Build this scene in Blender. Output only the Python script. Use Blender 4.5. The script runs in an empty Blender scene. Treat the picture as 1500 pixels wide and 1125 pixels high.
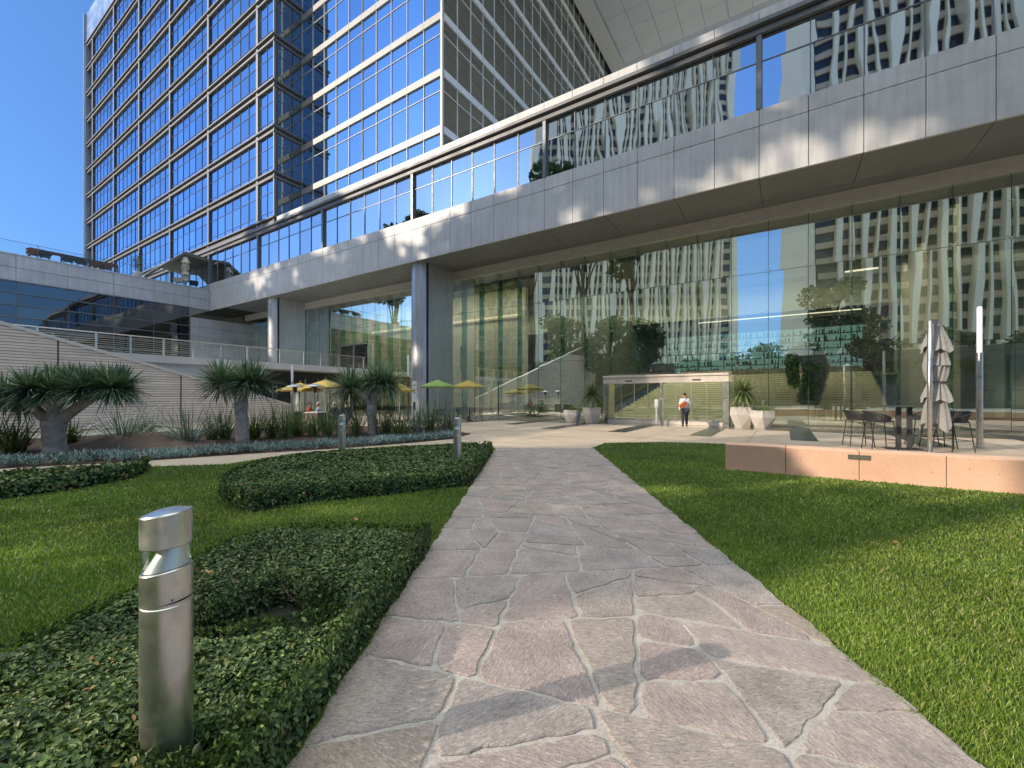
import bpy, math, random
import numpy as np
from mathutils import Vector, Matrix
random.seed(7); RNG = np.random.default_rng(7)
R = math.radians
scene = bpy.context.scene
COL = scene.collection

# ------------------------------------------------------------------ survey frame
# camera stands at the origin, eye 1.6 m up; X runs along the glass wall, Y into the building
H_CAM = 1.6; F = 620.0; HZ = 581.0
V = (-0.5417, 0.8406); RT = (0.8406, 0.5417)
def gp(px, py, z=0.0):                       # surveyed point on a level plane
    d = (H_CAM - z) * F / (py - HZ); u = (px - 750) / F
    return (d * (V[0] + u * RT[0]), d * (V[1] + u * RT[1]))
def xw(px, Y):                               # X on a plane of constant Y
    u = (px - 750) / F; d = Y / (V[1] + u * RT[1])
    return d * (V[0] + u * RT[0])
def yw(px, X):
    u = (px - 750) / F; d = X / (V[0] + u * RT[0])
    return d * (V[1] + u * RT[1])

# ------------------------------------------------------------------ object helpers
def link(o, parent=None):
    COL.objects.link(o)
    if parent is not None: o.parent = parent
    return o
def tag(o, label=None, cat=None, group=None, kind=None):
    if label: o['label'] = label
    if cat: o['category'] = cat
    if group: o['group'] = group
    if kind: o['kind'] = kind
    return o
def empty(name, loc=(0, 0, 0), rz=0.0, label=None, cat=None, group=None):
    o = bpy.data.objects.new(name, None); o.location = loc; o.rotation_euler = (0, 0, rz)
    o.empty_display_size = 0.3
    link(o); return tag(o, label, cat, group)
def copy_tree(o, parent=None):
    c = o.copy(); COL.objects.link(c); c.parent = parent
    for ch in list(o.children): copy_tree(ch, c)
    return c

class MB:
    def __init__(s): s.v = []; s.f = []
    def quad(s, a, b, c, d):
        n = len(s.v); s.v += [tuple(a), tuple(b), tuple(c), tuple(d)]; s.f.append((n, n+1, n+2, n+3)); return s
    def tri(s, a, b, c):
        n = len(s.v); s.v += [tuple(a), tuple(b), tuple(c)]; s.f.append((n, n+1, n+2)); return s
    def poly(s, pts, z=None):
        n = len(s.v); s.v += [(p[0], p[1], z) if z is not None else tuple(p) for p in pts]
        s.f.append(tuple(range(n, n+len(pts)))); return s
    def box(s, x0, x1, y0, y1, z0, z1):
        n = len(s.v)
        s.v += [(x0,y0,z0),(x1,y0,z0),(x1,y1,z0),(x0,y1,z0),(x0,y0,z1),(x1,y0,z1),(x1,y1,z1),(x0,y1,z1)]
        s.f += [tuple(n+i for i in q) for q in ((0,3,2,1),(4,5,6,7),(0,1,5,4),(1,2,6,5),(2,3,7,6),(3,0,4,7))]
        return s
    def prism(s, pts, z0, z1):
        n = len(s.v); k = len(pts)
        s.v += [(p[0], p[1], z0) for p in pts] + [(p[0], p[1], z1) for p in pts]
        s.f.append(tuple(n+i for i in reversed(range(k)))); s.f.append(tuple(n+k+i for i in range(k)))
        for i in range(k):
            j = (i+1) % k; s.f.append((n+i, n+j, n+k+j, n+k+i))
        return s
    def tube(s, pts, rad, seg=10, cap=True):
        pts = [Vector(p) for p in pts]
        if not hasattr(rad, '__len__'): rad = [rad]*len(pts)
        n0 = len(s.v); up = None
        for i, p in enumerate(pts):
            t = (pts[min(i+1, len(pts)-1)] - pts[max(i-1, 0)]).normalized()
            if up is None:
                up = Vector((0,0,1)) if abs(t.z) < .9 else Vector((1,0,0))
            a = t.cross(up).normalized(); b = a.cross(t).normalized(); up = b
            for k in range(seg):
                an = 2*math.pi*k/seg
                s.v.append(tuple(p + (a*math.cos(an) + b*math.sin(an))*rad[i]))
        for i in range(len(pts)-1):
            for k in range(seg):
                k2 = (k+1) % seg
                s.f.append((n0+i*seg+k, n0+i*seg+k2, n0+(i+1)*seg+k2, n0+(i+1)*seg+k))
        if cap:
            s.f.append(tuple(n0+k for k in reversed(range(seg))))
            s.f.append(tuple(n0+(len(pts)-1)*seg+k for k in range(seg)))
        return s
    def bar(s, a, b, w, h=None):
        a = Vector(a); b = Vector(b); h = h or w
        t = (b-a).normalized(); up = Vector((0,0,1)) if abs(t.z) < .95 else Vector((1,0,0))
        x = t.cross(up).normalized()*w/2; y = x.cross(t).normalized()*h/2
        n = len(s.v)
        for p in (a, b):
            for q in (-x-y, x-y, x+y, -x+y): s.v.append(tuple(p+q))
        s.f += [tuple(n+i for i in q) for q in ((0,1,2,3),(7,6,5,4),(0,4,5,1),(1,5,6,2),(2,6,7,3),(3,7,4,0))]
        return s
    def lathe(s, prof, cx=0, cy=0, seg=32, tilt=0.0):
        # prof: (radius, z) list bottom to top; tilt shears z with x
        n0 = len(s.v)
        for r, z in prof:
            for k in range(seg):
                an = 2*math.pi*k/seg; x = r*math.cos(an); y = r*math.sin(an)
                s.v.append((cx+x, cy+y, z + tilt*x))
        for i in range(len(prof)-1):
            for k in range(seg):
                k2 = (k+1) % seg
                s.f.append((n0+i*seg+k, n0+i*seg+k2, n0+(i+1)*seg+k2, n0+(i+1)*seg+k))
        if prof[0][0] > 1e-4: s.f.append(tuple(n0+k for k in reversed(range(seg))))
        if prof[-1][0] > 1e-4: s.f.append(tuple(n0+(len(prof)-1)*seg+k for k in range(seg)))
        return s
    def xf(s, M, start=0):
        for i in range(start, len(s.v)): s.v[i] = tuple(M @ Vector(s.v[i]))
        return s
    def build(s, name, m, parent=None, smooth=False, bevel=0.0, seg=2):
        me = bpy.data.meshes.new(name); me.from_pydata(s.v, [], s.f); me.update()
        if m: me.materials.append(m)
        if smooth: me.polygons.foreach_set('use_smooth', [True]*len(me.polygons))
        o = bpy.data.objects.new(name, me); link(o, parent)
        if smooth and not bevel:
            pass
        if bevel:
            b = o.modifiers.new('bevel', 'BEVEL'); b.width = bevel; b.segments = seg; b.limit_method = 'ANGLE'; b.angle_limit = R(35)
        return o
def smooth_by_angle(o, ang=40):
    me = o.data; me.polygons.foreach_set('use_smooth', [True]*len(me.polygons))
    n = {}
    for p in me.polygons:
        for ek in p.edge_keys: n.setdefault(ek, []).append(p.normal)
    c = math.cos(R(ang))
    for e in me.edges:
        q = n.get(tuple(sorted(e.vertices)), [])
        if len(q) == 2 and q[0].dot(q[1]) < c: e.use_edge_sharp = True
    return o
def np_mesh(name, verts, faces_k, m, parent=None, smooth=False):
    """verts (N,3); faces_k: list of (M,k) index arrays"""
    me = bpy.data.meshes.new(name); me.vertices.add(len(verts)); me.vertices.foreach_set('co', np.asarray(verts, dtype=np.float32).ravel())
    li = np.concatenate([f.ravel() for f in faces_k]).astype(np.int32)
    tot = np.concatenate([np.full(len(f), f.shape[1], dtype=np.int32) for f in faces_k])
    st = np.concatenate([[0], np.cumsum(tot)[:-1]]).astype(np.int32)
    me.loops.add(len(li)); me.loops.foreach_set('vertex_index', li)
    me.polygons.add(len(tot)); me.polygons.foreach_set('loop_start', st); me.polygons.foreach_set('loop_total', tot)
    me.update(calc_edges=True); me.validate()
    if smooth: me.polygons.foreach_set('use_smooth', [True]*len(me.polygons))
    me.materials.append(m)
    return link(bpy.data.objects.new(name, me), parent)

# ------------------------------------------------------------------ materials
class NT:
    def __init__(s, name):
        s.m = bpy.data.materials.new(name); s.m.use_nodes = True; s.t = s.m.node_tree
        s.t.nodes.clear(); s.out = s.n('ShaderNodeOutputMaterial')
    def n(s, typ, **kw):
        nd = s.t.nodes.new(typ)
        for k, v in kw.items(): setattr(nd, k, v)
        return nd
    def l(s, a, b): s.t.links.new(a, b)
    def set(s, nd, **kw):
        for k, v in kw.items():
            nd.inputs[k.replace('_', ' ')].default_value = v
        return nd
    def coord(s, scale=(1,1,1), kind='Object', rot=(0,0,0)):
        tc = s.n('ShaderNodeTexCoord'); mp = s.n('ShaderNodeMapping')
        mp.inputs['Scale'].default_value = scale; mp.inputs['Rotation'].default_value = rot
        s.l(tc.outputs[kind], mp.inputs['Vector']); return mp.outputs['Vector']
    def noise(s, vec, scale=5, detail=4, rough=.55, dist=0):
        nd = s.n('ShaderNodeTexNoise'); s.l(vec, nd.inputs['Vector'])
        nd.inputs['Scale'].default_value = scale; nd.inputs['Detail'].default_value = detail
        nd.inputs['Roughness'].default_value = rough; nd.inputs['Distortion'].default_value = dist
        return nd.outputs['Fac']
    def ramp(s, fac, stops):
        nd = s.n('ShaderNodeValToRGB'); cr = nd.color_ramp
        while len(cr.elements) < len(stops): cr.elements.new(.5)
        for e, (p, c) in zip(cr.elements, stops):
            e.position = p; e.color = (c[0], c[1], c[2], 1) if hasattr(c, '__len__') else (c, c, c, 1)
        s.l(fac, nd.inputs['Fac']); return nd.outputs['Color']
    def mix(s, fac, a, b, mode='MIX'):
        nd = s.n('ShaderNodeMix', data_type='RGBA', blend_type=mode)
        for i, x in ((0, fac), (6, a), (7, b)):
            if isinstance(x, bpy.types.NodeSocket): s.l(x, nd.inputs[i])
            elif hasattr(x, '__len__'): nd.inputs[i].default_value = (x[0], x[1], x[2], 1)
            else: nd.inputs[i].default_value = x
        return nd.outputs[2]
    def math(s, op, a, b=0.0, clamp=False):
        nd = s.n('ShaderNodeMath', operation=op, use_clamp=clamp)
        for i, x in ((0, a), (1, b)):
            if isinstance(x, bpy.types.NodeSocket): s.l(x, nd.inputs[i])
            else: nd.inputs[i].default_value = x
        return nd.outputs[0]
    def bump(s, h, strength=.3, dist=.01):
        nd = s.n('ShaderNodeBump'); s.l(h, nd.inputs['Height'])
        nd.inputs['Strength'].default_value = strength; nd.inputs['Distance'].default_value = dist
        return nd.outputs['Normal']
    def bsdf(s, color, rough=.6, metal=0.0, normal=None, spec=.5, aniso=None):
        b = s.n('ShaderNodeBsdfPrincipled')
        for k, x in (('Base Color', color), ('Roughness', rough), ('Metallic', metal)):
            if isinstance(x, bpy.types.NodeSocket): s.l(x, b.inputs[k])
            elif hasattr(x, '__len__'): b.inputs[k].default_value = (x[0], x[1], x[2], 1)
            else: b.inputs[k].default_value = x
        b.inputs['Specular IOR Level'].default_value = spec
        if normal is not None: s.l(normal, b.inputs['Normal'])
        return b
    def done(s, sh):
        s.l(sh.outputs[0], s.out.inputs['Surface']); return s.m

def mat(name, c, rough=.6, metal=0.0, var=.12, vs=3.0, bump=0.0, bs=40.0, spec=.5, rvar=0.08):
    t = NT(name); v = t.coord()
    n1 = t.noise(v, vs, 6, .6)
    lo = tuple(max(0, x*(1-var)) for x in c); hi = tuple(min(1, x*(1+var)) for x in c)
    col = t.ramp(n1, [(.3, lo), (.7, hi)])
    rg = t.ramp(t.noise(v, vs*2.3, 4), [(.3, max(0, rough-rvar)), (.7, min(1, rough+rvar))])
    nm = t.bump(t.noise(v, bs, 5), bump, .01) if bump else None
    return t.done(t.bsdf(col, rg, metal, nm, spec))
def island_mat(name, stops, rough=.5, trans=0.0, spec=.4, vs=.8, var=.35, bright=1.0):
    """colour differs per leaf / blade / stone, plus slow patches over the whole thing"""
    t = NT(name); g = t.n('ShaderNodeNewGeometry')
    c = t.ramp(g.outputs['Random Per Island'], stops)
    v = t.coord(); n = t.noise(v, vs, 3)
    c = t.mix(1.0, c, t.ramp(n, [(.3, 1-var), (.7, 1.0+var*.5)]), 'MULTIPLY')
    b = t.bsdf(c, rough, 0, None, spec)
    if trans:
        tr = t.n('ShaderNodeBsdfTranslucent'); t.l(t.mix(1.0, c, (1.2, 1.35, .6), 'MULTIPLY'), tr.inputs['Color'])
        mx = t.n('ShaderNodeMixShader'); mx.inputs[0].default_value = trans
        t.l(b.outputs[0], mx.inputs[1]); t.l(tr.outputs[0], mx.inputs[2]); return t.done(mx)
    return t.done(b)
def panel_mat(name, c, rough=.42, metal=.35, var=.07):
    """coated aluminium sheet: each panel a little different, faint oil-canning"""
    t = NT(name); v = t.coord(); g = t.n('ShaderNodeNewGeometry')
    col = t.ramp(g.outputs['Random Per Island'], [(0, tuple(x*(1-var) for x in c)), (1, tuple(x*(1+var) for x in c))])
    col = t.mix(.35, col, t.ramp(t.noise(v, .35, 4), [(.35, tuple(x*.82 for x in c)), (.65, tuple(min(1, x*1.12) for x in c))]))
    st = t.noise(t.coord((1.5, 1.5, .12)), 3.0, 5)
    col = t.mix(1.0, col, t.ramp(st, [(.3, .84), (.6, 1.0)]), 'MULTIPLY')
    col = t.mix(1.0, col, t.ramp(t.noise(t.coord((.5, .5, .9)), 1.3, 6, .7), [(.35, .92), (.6, 1.02)]), 'MULTIPLY')
    rg = t.ramp(t.noise(v, 1.5, 3), [(.3, rough-.06), (.7, rough+.08)])
    return t.done(t.bsdf(col, rg, metal, t.bump(t.noise(v, .9, 2), .12, .03), .5))
def brushed(name, c=(.62, .61, .58), rough=.3):
    t = NT(name); v = t.coord((60, 60, 1.2))
    col = t.ramp(t.noise(v, 8, 6), [(.3, tuple(x*.86 for x in c)), (.7, c)])
    dirt = t.noise(t.coord(), 9, 5)
    col = t.mix(1.0, col, t.ramp(dirt, [(.28, .72), (.5, 1.0)]), 'MULTIPLY')
    rg = t.ramp(t.noise(t.coord((1, 1, 3)), 5, 4), [(.3, rough-.05), (.75, rough+.12)])
    return t.done(t.bsdf(col, rg, 1.0, t.bump(t.noise(v, 20, 4), .05, .002)))
def mirror_glass(name, tint=(.32, .50, .86), base=(.012, .02, .035), refl=.86, wob=.5, wscale=(.55, .55, .16)):
    """coated curtain-wall glass; the sheets are not perfectly flat"""
    t = NT(name); g = t.n('ShaderNodeNewGeometry')
    v = t.coord(wscale, 'Object')
    add = t.n('ShaderNodeVectorMath', operation='ADD'); sc = t.n('ShaderNodeVectorMath', operation='SCALE')
    cmb = t.n('ShaderNodeCombineXYZ')
    for i in range(3): t.l(g.outputs['Random Per Island'], cmb.inputs[i])
    t.l(cmb.outputs[0], sc.inputs[0]); sc.inputs['Scale'].default_value = 37.0
    t.l(v, add.inputs[0]); t.l(sc.outputs[0], add.inputs[1])
    nz = t.noise(add.outputs[0], 1.0, 1.5, .4)
    nm = t.bump(nz, 1.0, .0045*wob)
    gl = t.n('ShaderNodeBsdfGlossy'); gl.inputs['Roughness'].default_value = .015
    tt = t.mix(g.outputs['Random Per Island'], tuple(x*.88 for x in tint), tuple(min(1, x*1.1) for x in tint))
    t.l(tt, gl.inputs['Color']); t.l(nm, gl.inputs['Normal'])
    df = t.n('ShaderNodeBsdfDiffuse'); df.inputs['Color'].default_value = (*base, 1)
    mx = t.n('ShaderNodeMixShader'); mx.inputs[0].default_value = refl
    t.l(df.outputs[0], mx.inputs[1]); t.l(gl.outputs[0], mx.inputs[2]); return t.done(mx)
def clear_glass(name, tint=(.84, .94, .88), refl=.47, wob=.5, wscale=(.5, .5, .12), gtint=(.95, 1.0, .94)):
    t = NT(name); g = t.n('ShaderNodeNewGeometry')
    v = t.coord(wscale)
    cmb = t.n('ShaderNodeCombineXYZ'); sc = t.n('ShaderNodeVectorMath', operation='SCALE'); add = t.n('ShaderNodeVectorMath', operation='ADD')
    for i in range(3): t.l(g.outputs['Random Per Island'], cmb.inputs[i])
    t.l(cmb.outputs[0], sc.inputs[0]); sc.inputs['Scale'].default_value = 41.0
    t.l(v, add.inputs[0]); t.l(sc.outputs[0], add.inputs[1])
    nm = t.bump(t.noise(add.outputs[0], 1.0, 1.5, .4), 1.0, .0045*wob)
    tr = t.n('ShaderNodeBsdfTransparent'); tr.inputs['Color'].default_value = (*tint, 1)
    gl = t.n('ShaderNodeBsdfGlossy'); gl.inputs['Roughness'].default_value = .0; gl.inputs['Color'].default_value = (*gtint, 1)
    t.l(nm, gl.inputs['Normal'])
    lw = t.n('ShaderNodeLayerWeight'); lw.inputs['Blend'].default_value = .25
    fac = t.math('ADD', t.math('MULTIPLY', lw.outputs['Fresnel'], .6), refl, True)
    mx = t.n('ShaderNodeMixShader'); t.l(fac, mx.inputs[0])
    t.l(tr.outputs[0], mx.inputs[1]); t.l(gl.outputs[0], mx.inputs[2]); return t.done(mx)

M = {}
M['panel'] = panel_mat('aluminium_panel', (.50, .49, .49), .5, .12)
M['panel_dim'] = panel_mat('aluminium_panel_dim', (.50, .50, .53))
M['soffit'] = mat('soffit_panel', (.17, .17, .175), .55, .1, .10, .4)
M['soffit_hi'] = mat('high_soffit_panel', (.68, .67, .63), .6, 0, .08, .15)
M['joint'] = mat('dark_joint', (.02, .02, .02), .8)
M['band'] = mat('painted_header', (.42, .40, .36), .55)
M['ledge'] = mat('facade_ledge', (.13, .13, .135), .5, .2, .06, .3)
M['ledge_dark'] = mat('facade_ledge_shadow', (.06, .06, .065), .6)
M['mull'] = mat('mullion_metal', (.15, .165, .18), .4, .4)
M['mull_dark'] = mat('mullion_blue_grey', (.05, .07, .11), .4, .3)
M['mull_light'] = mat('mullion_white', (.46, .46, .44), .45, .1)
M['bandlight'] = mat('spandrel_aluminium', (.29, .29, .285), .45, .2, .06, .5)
M['winblue'] = mirror_glass('blue_window_glass', (.50, .66, .88))
M['winbeam'] = mirror_glass('bridge_window_glass', (.58, .64, .72), (.012, .018, .03), .9, 2.2, (.70, .70, .24))
M['windark'] = mirror_glass('dark_window_glass', (.40, .42, .40), (.10, .10, .085), .66, .6)
M['winstrip'] = mirror_glass('strip_window_glass', (.16, .17, .18), (.012, .014, .016), .8, 1.1)
M['glass'] = clear_glass('atrium_glass', (.80, .87, .82), refl=.52, wob=2.6)
M['doorglass'] = clear_glass('door_glass', refl=.12, wob=.4)
M['glassfin'] = clear_glass('glass_edge', (.62, .82, .73), .03, .2, gtint=(.5, .7, .6))
M['railglass'] = clear_glass('rail_glass', (.90, .95, .94), .0, .2)
M['steel'] = brushed('brushed_steel')
M['steel_b'] = brushed('bollard_steel', (.68, .67, .64), .33)
M['chrome'] = mat('polished_steel', (.7, .7, .7), .18, 1.0, .05)
M['black'] = mat('black_powder_coat', (.018, .018, .020), .45)
M['darkgrey'] = mat('dark_grey_metal', (.05, .052, .055), .5)
M['rope'] = mat('charcoal_rope', (.035, .035, .04), .85, 0, .2, 30, .4, 200)
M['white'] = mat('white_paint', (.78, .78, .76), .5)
M['opal'] = mat('opal_acrylic', (.82, .84, .86), .25)
M['trim'] = mat('warm_door_trim', (.62, .55, .47), .4, .1)
M['pot'] = mat('pale_concrete_pot', (.48, .44, .40), .75, 0, .10, 3, .3, 60)
M['soil'] = mat('mulch_soil', (.060, .034, .022), .95, 0, .4, 9, .8, 35)
M['stonewall'] = None
M['ivory'] = mat('interior_stair', (.52, .50, .40), .6)
M['darkstair'] = mat('upper_stair', (.16, .15, .13), .6)
M['darkwall'] = mat('interior_dark', (.035, .037, .036), .7)
M['ceil'] = mat('interior_ceiling', (.20, .21, .17), .7)
M['floorin'] = mat('interior_floor', (.36, .33, .27), .22)
M['bark'] = mat('dragon_tree_bark', (.46, .39, .33), .9, 0, .3, 6, .9, 18)
M['bark_dark'] = mat('tree_bark', (.06, .045, .035), .9, 0, .3, 5, .8, 20)
M['dragon'] = island_mat('dragon_tree_leaf', [(0, (.055, .110, .070)), (.6, (.140, .220, .140)), (.9, (.26, .34, .20)), (1, (.48, .47, .29))], .38, .12, .6)
M['strap'] = island_mat('strap_leaf', [(0, (.05, .09, .02)), (.5, (.11, .16, .035)), (.85, (.22, .24, .06)), (1, (.34, .30, .12))], .45, .2)
M['silverleaf'] = island_mat('yucca_leaf', [(0, (.16, .21, .18)), (.6, (.27, .34, .28)), (1, (.42, .46, .34))], .5, .1)
M['senecio'] = island_mat('blue_ground_cover', [(0, (.10, .16, .165)), (.6, (.21, .30, .30)), (1, (.36, .45, .43))], .6, .1)
M['hedge'] = island_mat('hedge_leaf', [(0, (.035, .062, .020)), (.5, (.068, .118, .034)), (.84, (.14, .20, .058)), (.97, (.24, .28, .09)), (.993, (.32, .26, .11)), (1, (.38, .17, .07))], .48, .15, .35, 1.3, .3)
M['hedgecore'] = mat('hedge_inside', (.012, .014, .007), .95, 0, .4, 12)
M['twig'] = mat('hedge_twig', (.14, .09, .07), .85)
M['ivy'] = island_mat('ivy_leaf', [(0, (.02, .05, .01)), (.6, (.05, .12, .02)), (1, (.14, .24, .05))], .5, .1)
M['treeleaf'] = island_mat('tree_leaf', [(0, (.03, .05, .025)), (.6, (.05, .09, .04)), (1, (.10, .13, .06))], .55, .2)
M['grass'] = island_mat('grass_blade', [(0, (.095, .165, .022)), (.5, (.185, .285, .040)), (.86, (.31, .40, .075)), (.95, (.46, .44, .18)), (1, (.55, .47, .26))], .5, .25, .3, .38, .42)
M['yellow'] = mat('yellow_canvas', (.46, .34, .09), .8)
M['green'] = mat('lime_canvas', (.25, .36, .11), .8)
M['umbgrey'] = mat('grey_canvas', (.25, .245, .235), .9, 0, .1, 8, .5, 90)
M['umbcream'] = mat('cream_canvas', (.50, .46, .40), .9)
M['skin'] = mat('skin', (.42, .24, .17), .55)
M['hair'] = mat('dark_hair', (.02, .014, .010), .6)
M['hairgrey'] = mat('grey_hair', (.45, .43, .40), .7)
M['shirt'] = mat('pale_blue_shirt', (.50, .56, .72), .8)
M['shirtwhite'] = mat('white_shirt', (.66, .68, .74), .8)
M['navy'] = mat('navy_jacket', (.015, .018, .035), .85)
M['trousers'] = mat('dark_slate_trousers', (.030, .035, .055), .85)
M['orange'] = mat('orange_leather', (.55, .12, .03), .5)
M['red'] = mat('orange_red_top', (.50, .10, .05), .8)
M['shoe'] = mat('black_shoe', (.01, .01, .01), .4)
M['wood'] = mat('brown_wood', (.14, .07, .05), .6)
M['orangeleaf'] = mat('dry_leaf', (.42, .16, .05), .7)
# ------------------------------------------------------------------ special surfaces
def flagstone_mat():
    t = NT('flagstone'); g = t.n('ShaderNodeNewGeometry'); v = t.coord()
    c = t.ramp(g.outputs['Random Per Island'], [(0, (.340, .288, .266)), (.3, (.372, .294, .274)), (.6, (.385, .320, .294)), (.85, (.345, .298, .280)), (1, (.38, .305, .260))])
    c = t.mix(1.0, c, t.ramp(t.noise(v, 3.2, 6, .65), [(.3, .74), (.7, 1.18)]), 'MULTIPLY')
    # chiselled strokes, direction turning from stone to stone
    vr = t.n('ShaderNodeVectorRotate', rotation_type='Z_AXIS'); t.l(v, vr.inputs['Vector'])
    t.l(t.math('MULTIPLY', g.outputs['Random Per Island'], 6.283), vr.inputs['Angle'])
    mp = t.n('ShaderNodeMapping'); mp.inputs['Scale'].default_value = (26, 85, 30); t.l(vr.outputs[0], mp.inputs['Vector'])
    ch = t.noise(mp.outputs[0], 1.0, 5, .7, .8)
    c = t.mix(1.0, c, t.ramp(ch, [(.32, .62), (.52, 1.0), (.68, 1.34)]), 'MULTIPLY')
    c = t.mix(1.0, c, t.ramp(t.noise(v, 130, 3), [(.35, .82), (.6, 1.06)]), 'MULTIPLY')
    hh = t.math('ADD', t.math('MULTIPLY', ch, .7), t.math('MULTIPLY', t.noise(v, 9, 5), 1.2))
    return t.done(t.bsdf(c, t.ramp(ch, [(.3, .85), (.7, .62)]), 0, t.bump(hh, 1.0, .013), .35))
M['flag'] = flagstone_mat()
def mortar_mat():
    t = NT('mortar'); v = t.coord()
    c = t.ramp(t.noise(v, 7, 6, .7), [(.3, (.32, .29, .265)), (.7, (.46, .42, .385))])
    c = t.mix(1.0, c, t.ramp(t.noise(v, 90, 3), [(.3, .75), (.6, 1.05)]), 'MULTIPLY')
    return t.done(t.bsdf(c, .9, 0, t.bump(t.noise(v, 60, 5), .6, .006), .2))
M['mortar'] = mortar_mat()
def plaza_mat():
    t = NT('plaza_paving'); v = t.coord()
    c = t.ramp(t.noise(v, .5, 5), [(.3, (.46, .36, .27)), (.7, (.58, .46, .36))])
    c = t.mix(1.0, c, t.ramp(t.noise(v, 120, 2), [(.35, .8), (.6, 1.1)]), 'MULTIPLY')
    c = t.mix(1.0, c, t.ramp(t.noise(t.coord((.4, 1.6, 1)), 1.2, 4), [(.42, .86), (.55, 1.0)]), 'MULTIPLY')
    return t.done(t.bsdf(c, .62, 0, t.bump(t.noise(v, 90, 3), .3, .004), .35))
M['plaza'] = plaza_mat()
M['polished'] = mat('polished_granite', (.30, .25, .19), .10, 0, .15, .8, 0, 40, .6, .04)
M['banddark'] = mat('dark_granite_band', (.075, .072, .068), .22, 0, .2, 5, 0, 40, .5)
M['sidepath'] = mat('sand_concrete', (.43, .35, .27), .8, 0, .12, 2, .3, 120, .3)
def planter_mat():
    t = NT('pink_sandblasted_concrete'); v = t.coord()
    c = t.ramp(t.noise(v, 1.6, 6, .6), [(.3, (.64, .38, .26)), (.7, (.74, .47, .34))])
    vo = t.n('ShaderNodeTexVoronoi'); vo.inputs['Scale'].default_value = 9; t.l(v, vo.inputs['Vector'])
    pit = t.ramp(t.math('ADD', vo.outputs['Distance'], t.math('MULTIPLY', t.noise(v, 30, 3), .12)), [(.10, .35), (.15, 1.0)])
    c = t.mix(1.0, c, pit, 'MULTIPLY')
    c = t.mix(1.0, c, t.ramp(t.noise(v, 70, 3), [(.3, .88), (.7, 1.06)]), 'MULTIPLY')
    return t.done(t.bsdf(c, .85, 0, t.bump(pit, .5, .006), .25))
M['planter'] = planter_mat()
def wood_board_mat():
    t = NT('board_marked_concrete'); v = t.coord()
    c = t.ramp(t.noise(v, 1.3, 5), [(.3, (.80, .67, .59)), (.7, (.90, .78, .69))])
    c = t.mix(1.0, c, t.ramp(t.noise(t.coord((.3, .3, 9)), 1.0, 2), [(.4, .85), (.6, 1.05)]), 'MULTIPLY')
    return t.done(t.bsdf(c, .85, 0, t.bump(t.noise(v, 40, 4), .2, .004), .2))
M['board'] = wood_board_mat()
M['conc'] = mat('pale_concrete', (.70, .66, .62), .85, 0, .10, .8, .3, 30, .2)
def stone_wall_mat(name, c, wx=1.2, wz=.85, vein=False, axis='XZ'):
    t = NT(name); tc = t.n('ShaderNodeTexCoord'); sp = t.n('ShaderNodeSeparateXYZ'); t.l(tc.outputs['Object'], sp.inputs[0])
    cb = t.n('ShaderNodeCombineXYZ'); t.l(sp.outputs['X' if axis == 'XZ' else 'Y'], cb.inputs[0]); t.l(sp.outputs['Z'], cb.inputs[1])
    br = t.n('ShaderNodeTexBrick'); t.l(cb.outputs[0], br.inputs['Vector'])
    br.inputs['Scale'].default_value = 1; br.inputs['Brick Width'].default_value = wx; br.inputs['Row Height'].default_value = wz
    br.inputs['Mortar Size'].default_value = .012; br.offset = 0.0 if vein else .5
    br.inputs['Color1'].default_value = (*[x*.92 for x in c], 1); br.inputs['Color2'].default_value = (*[min(1, x*1.06) for x in c], 1)
    br.inputs['Mortar'].default_value = (*[x*.35 for x in c], 1)
    col = br.outputs['Color']; v = t.coord()
    col = t.mix(1.0, col, t.ramp(t.noise(v, 1.4, 6), [(.3, .85), (.7, 1.06)]), 'MULTIPLY')
    if vein:
        n = t.noise(t.coord((.5, .5, .8)), 1.1, 5, .6, 1.6)
        col = t.mix(t.ramp(n, [(.485, 0.0), (.498, .55), (.511, 0.0)]), col, tuple(x*.4 for x in c))
    return t.done(t.bsdf(col, .5, 0, None, .4))
M['instone'] = stone_wall_mat('interior_limestone', (.52, .52, .42))
M['marble'] = stone_wall_mat('interior_marble', (.60, .62, .54), 2.4, 1.9, True)
M['sidestone'] = stone_wall_mat('interior_side_stone', (.36, .35, .29), 3.0, .95, False, 'YZ')

# ------------------------------------------------------------------ the ground
PL_N = Vector((-.5060, .8625)); PL_S = Vector((.8625, .5060))       # along and across the flagstone path
PO = Vector((-1.79, 1.01))                                        # a point of its left edge
PW = 2.97
def pth(s, t): p = PO + PL_N*t + PL_S*s; return (p.x, p.y)
T_END = 11.15
ground = MB().poly([(-1500, -1500), (1500, -1500), (1500, 1500), (-1500, 1500)], -0.06)
g_ = ground.build('ground', mat('far_ground', (.40, .37, .32), .9, 0, .2, .05)); tag(g_, kind='structure')
plz = MB()
plz.poly([(-120, 9.0), (60, 9.0), (60, 27), (-120, 27)], 0.0)
for xa in range(-13, 60, 2):
    pass
pl = plz.build('plaza', M['plaza']); tag(pl, kind='structure')
pol = MB().poly([(-22, 23.4), (30, 23.4), (30, 26.3), (-22, 26.3)], 0.004).build('polished_plaza_strip', M['polished']); tag(pol, kind='structure')
bm_ = MB()
for xc in (-20.4, -16.9, -13.4, -9.9, -6.4, -2.9, .6, 4.1, 7.6, 11.1, 14.6):
    y0 = 18.6 if xc > -12 else 20.5
    bm_.poly([(xc-.42, y0), (xc+.42, y0), (xc+.42, 26.2), (xc-.42, 26.2)], 0.008)
pb = bm_.build('dark_paving_bands', M['banddark']); tag(pb, kind='structure')
bm_ = MB()                                                         # thin saw cuts in the plaza
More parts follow.
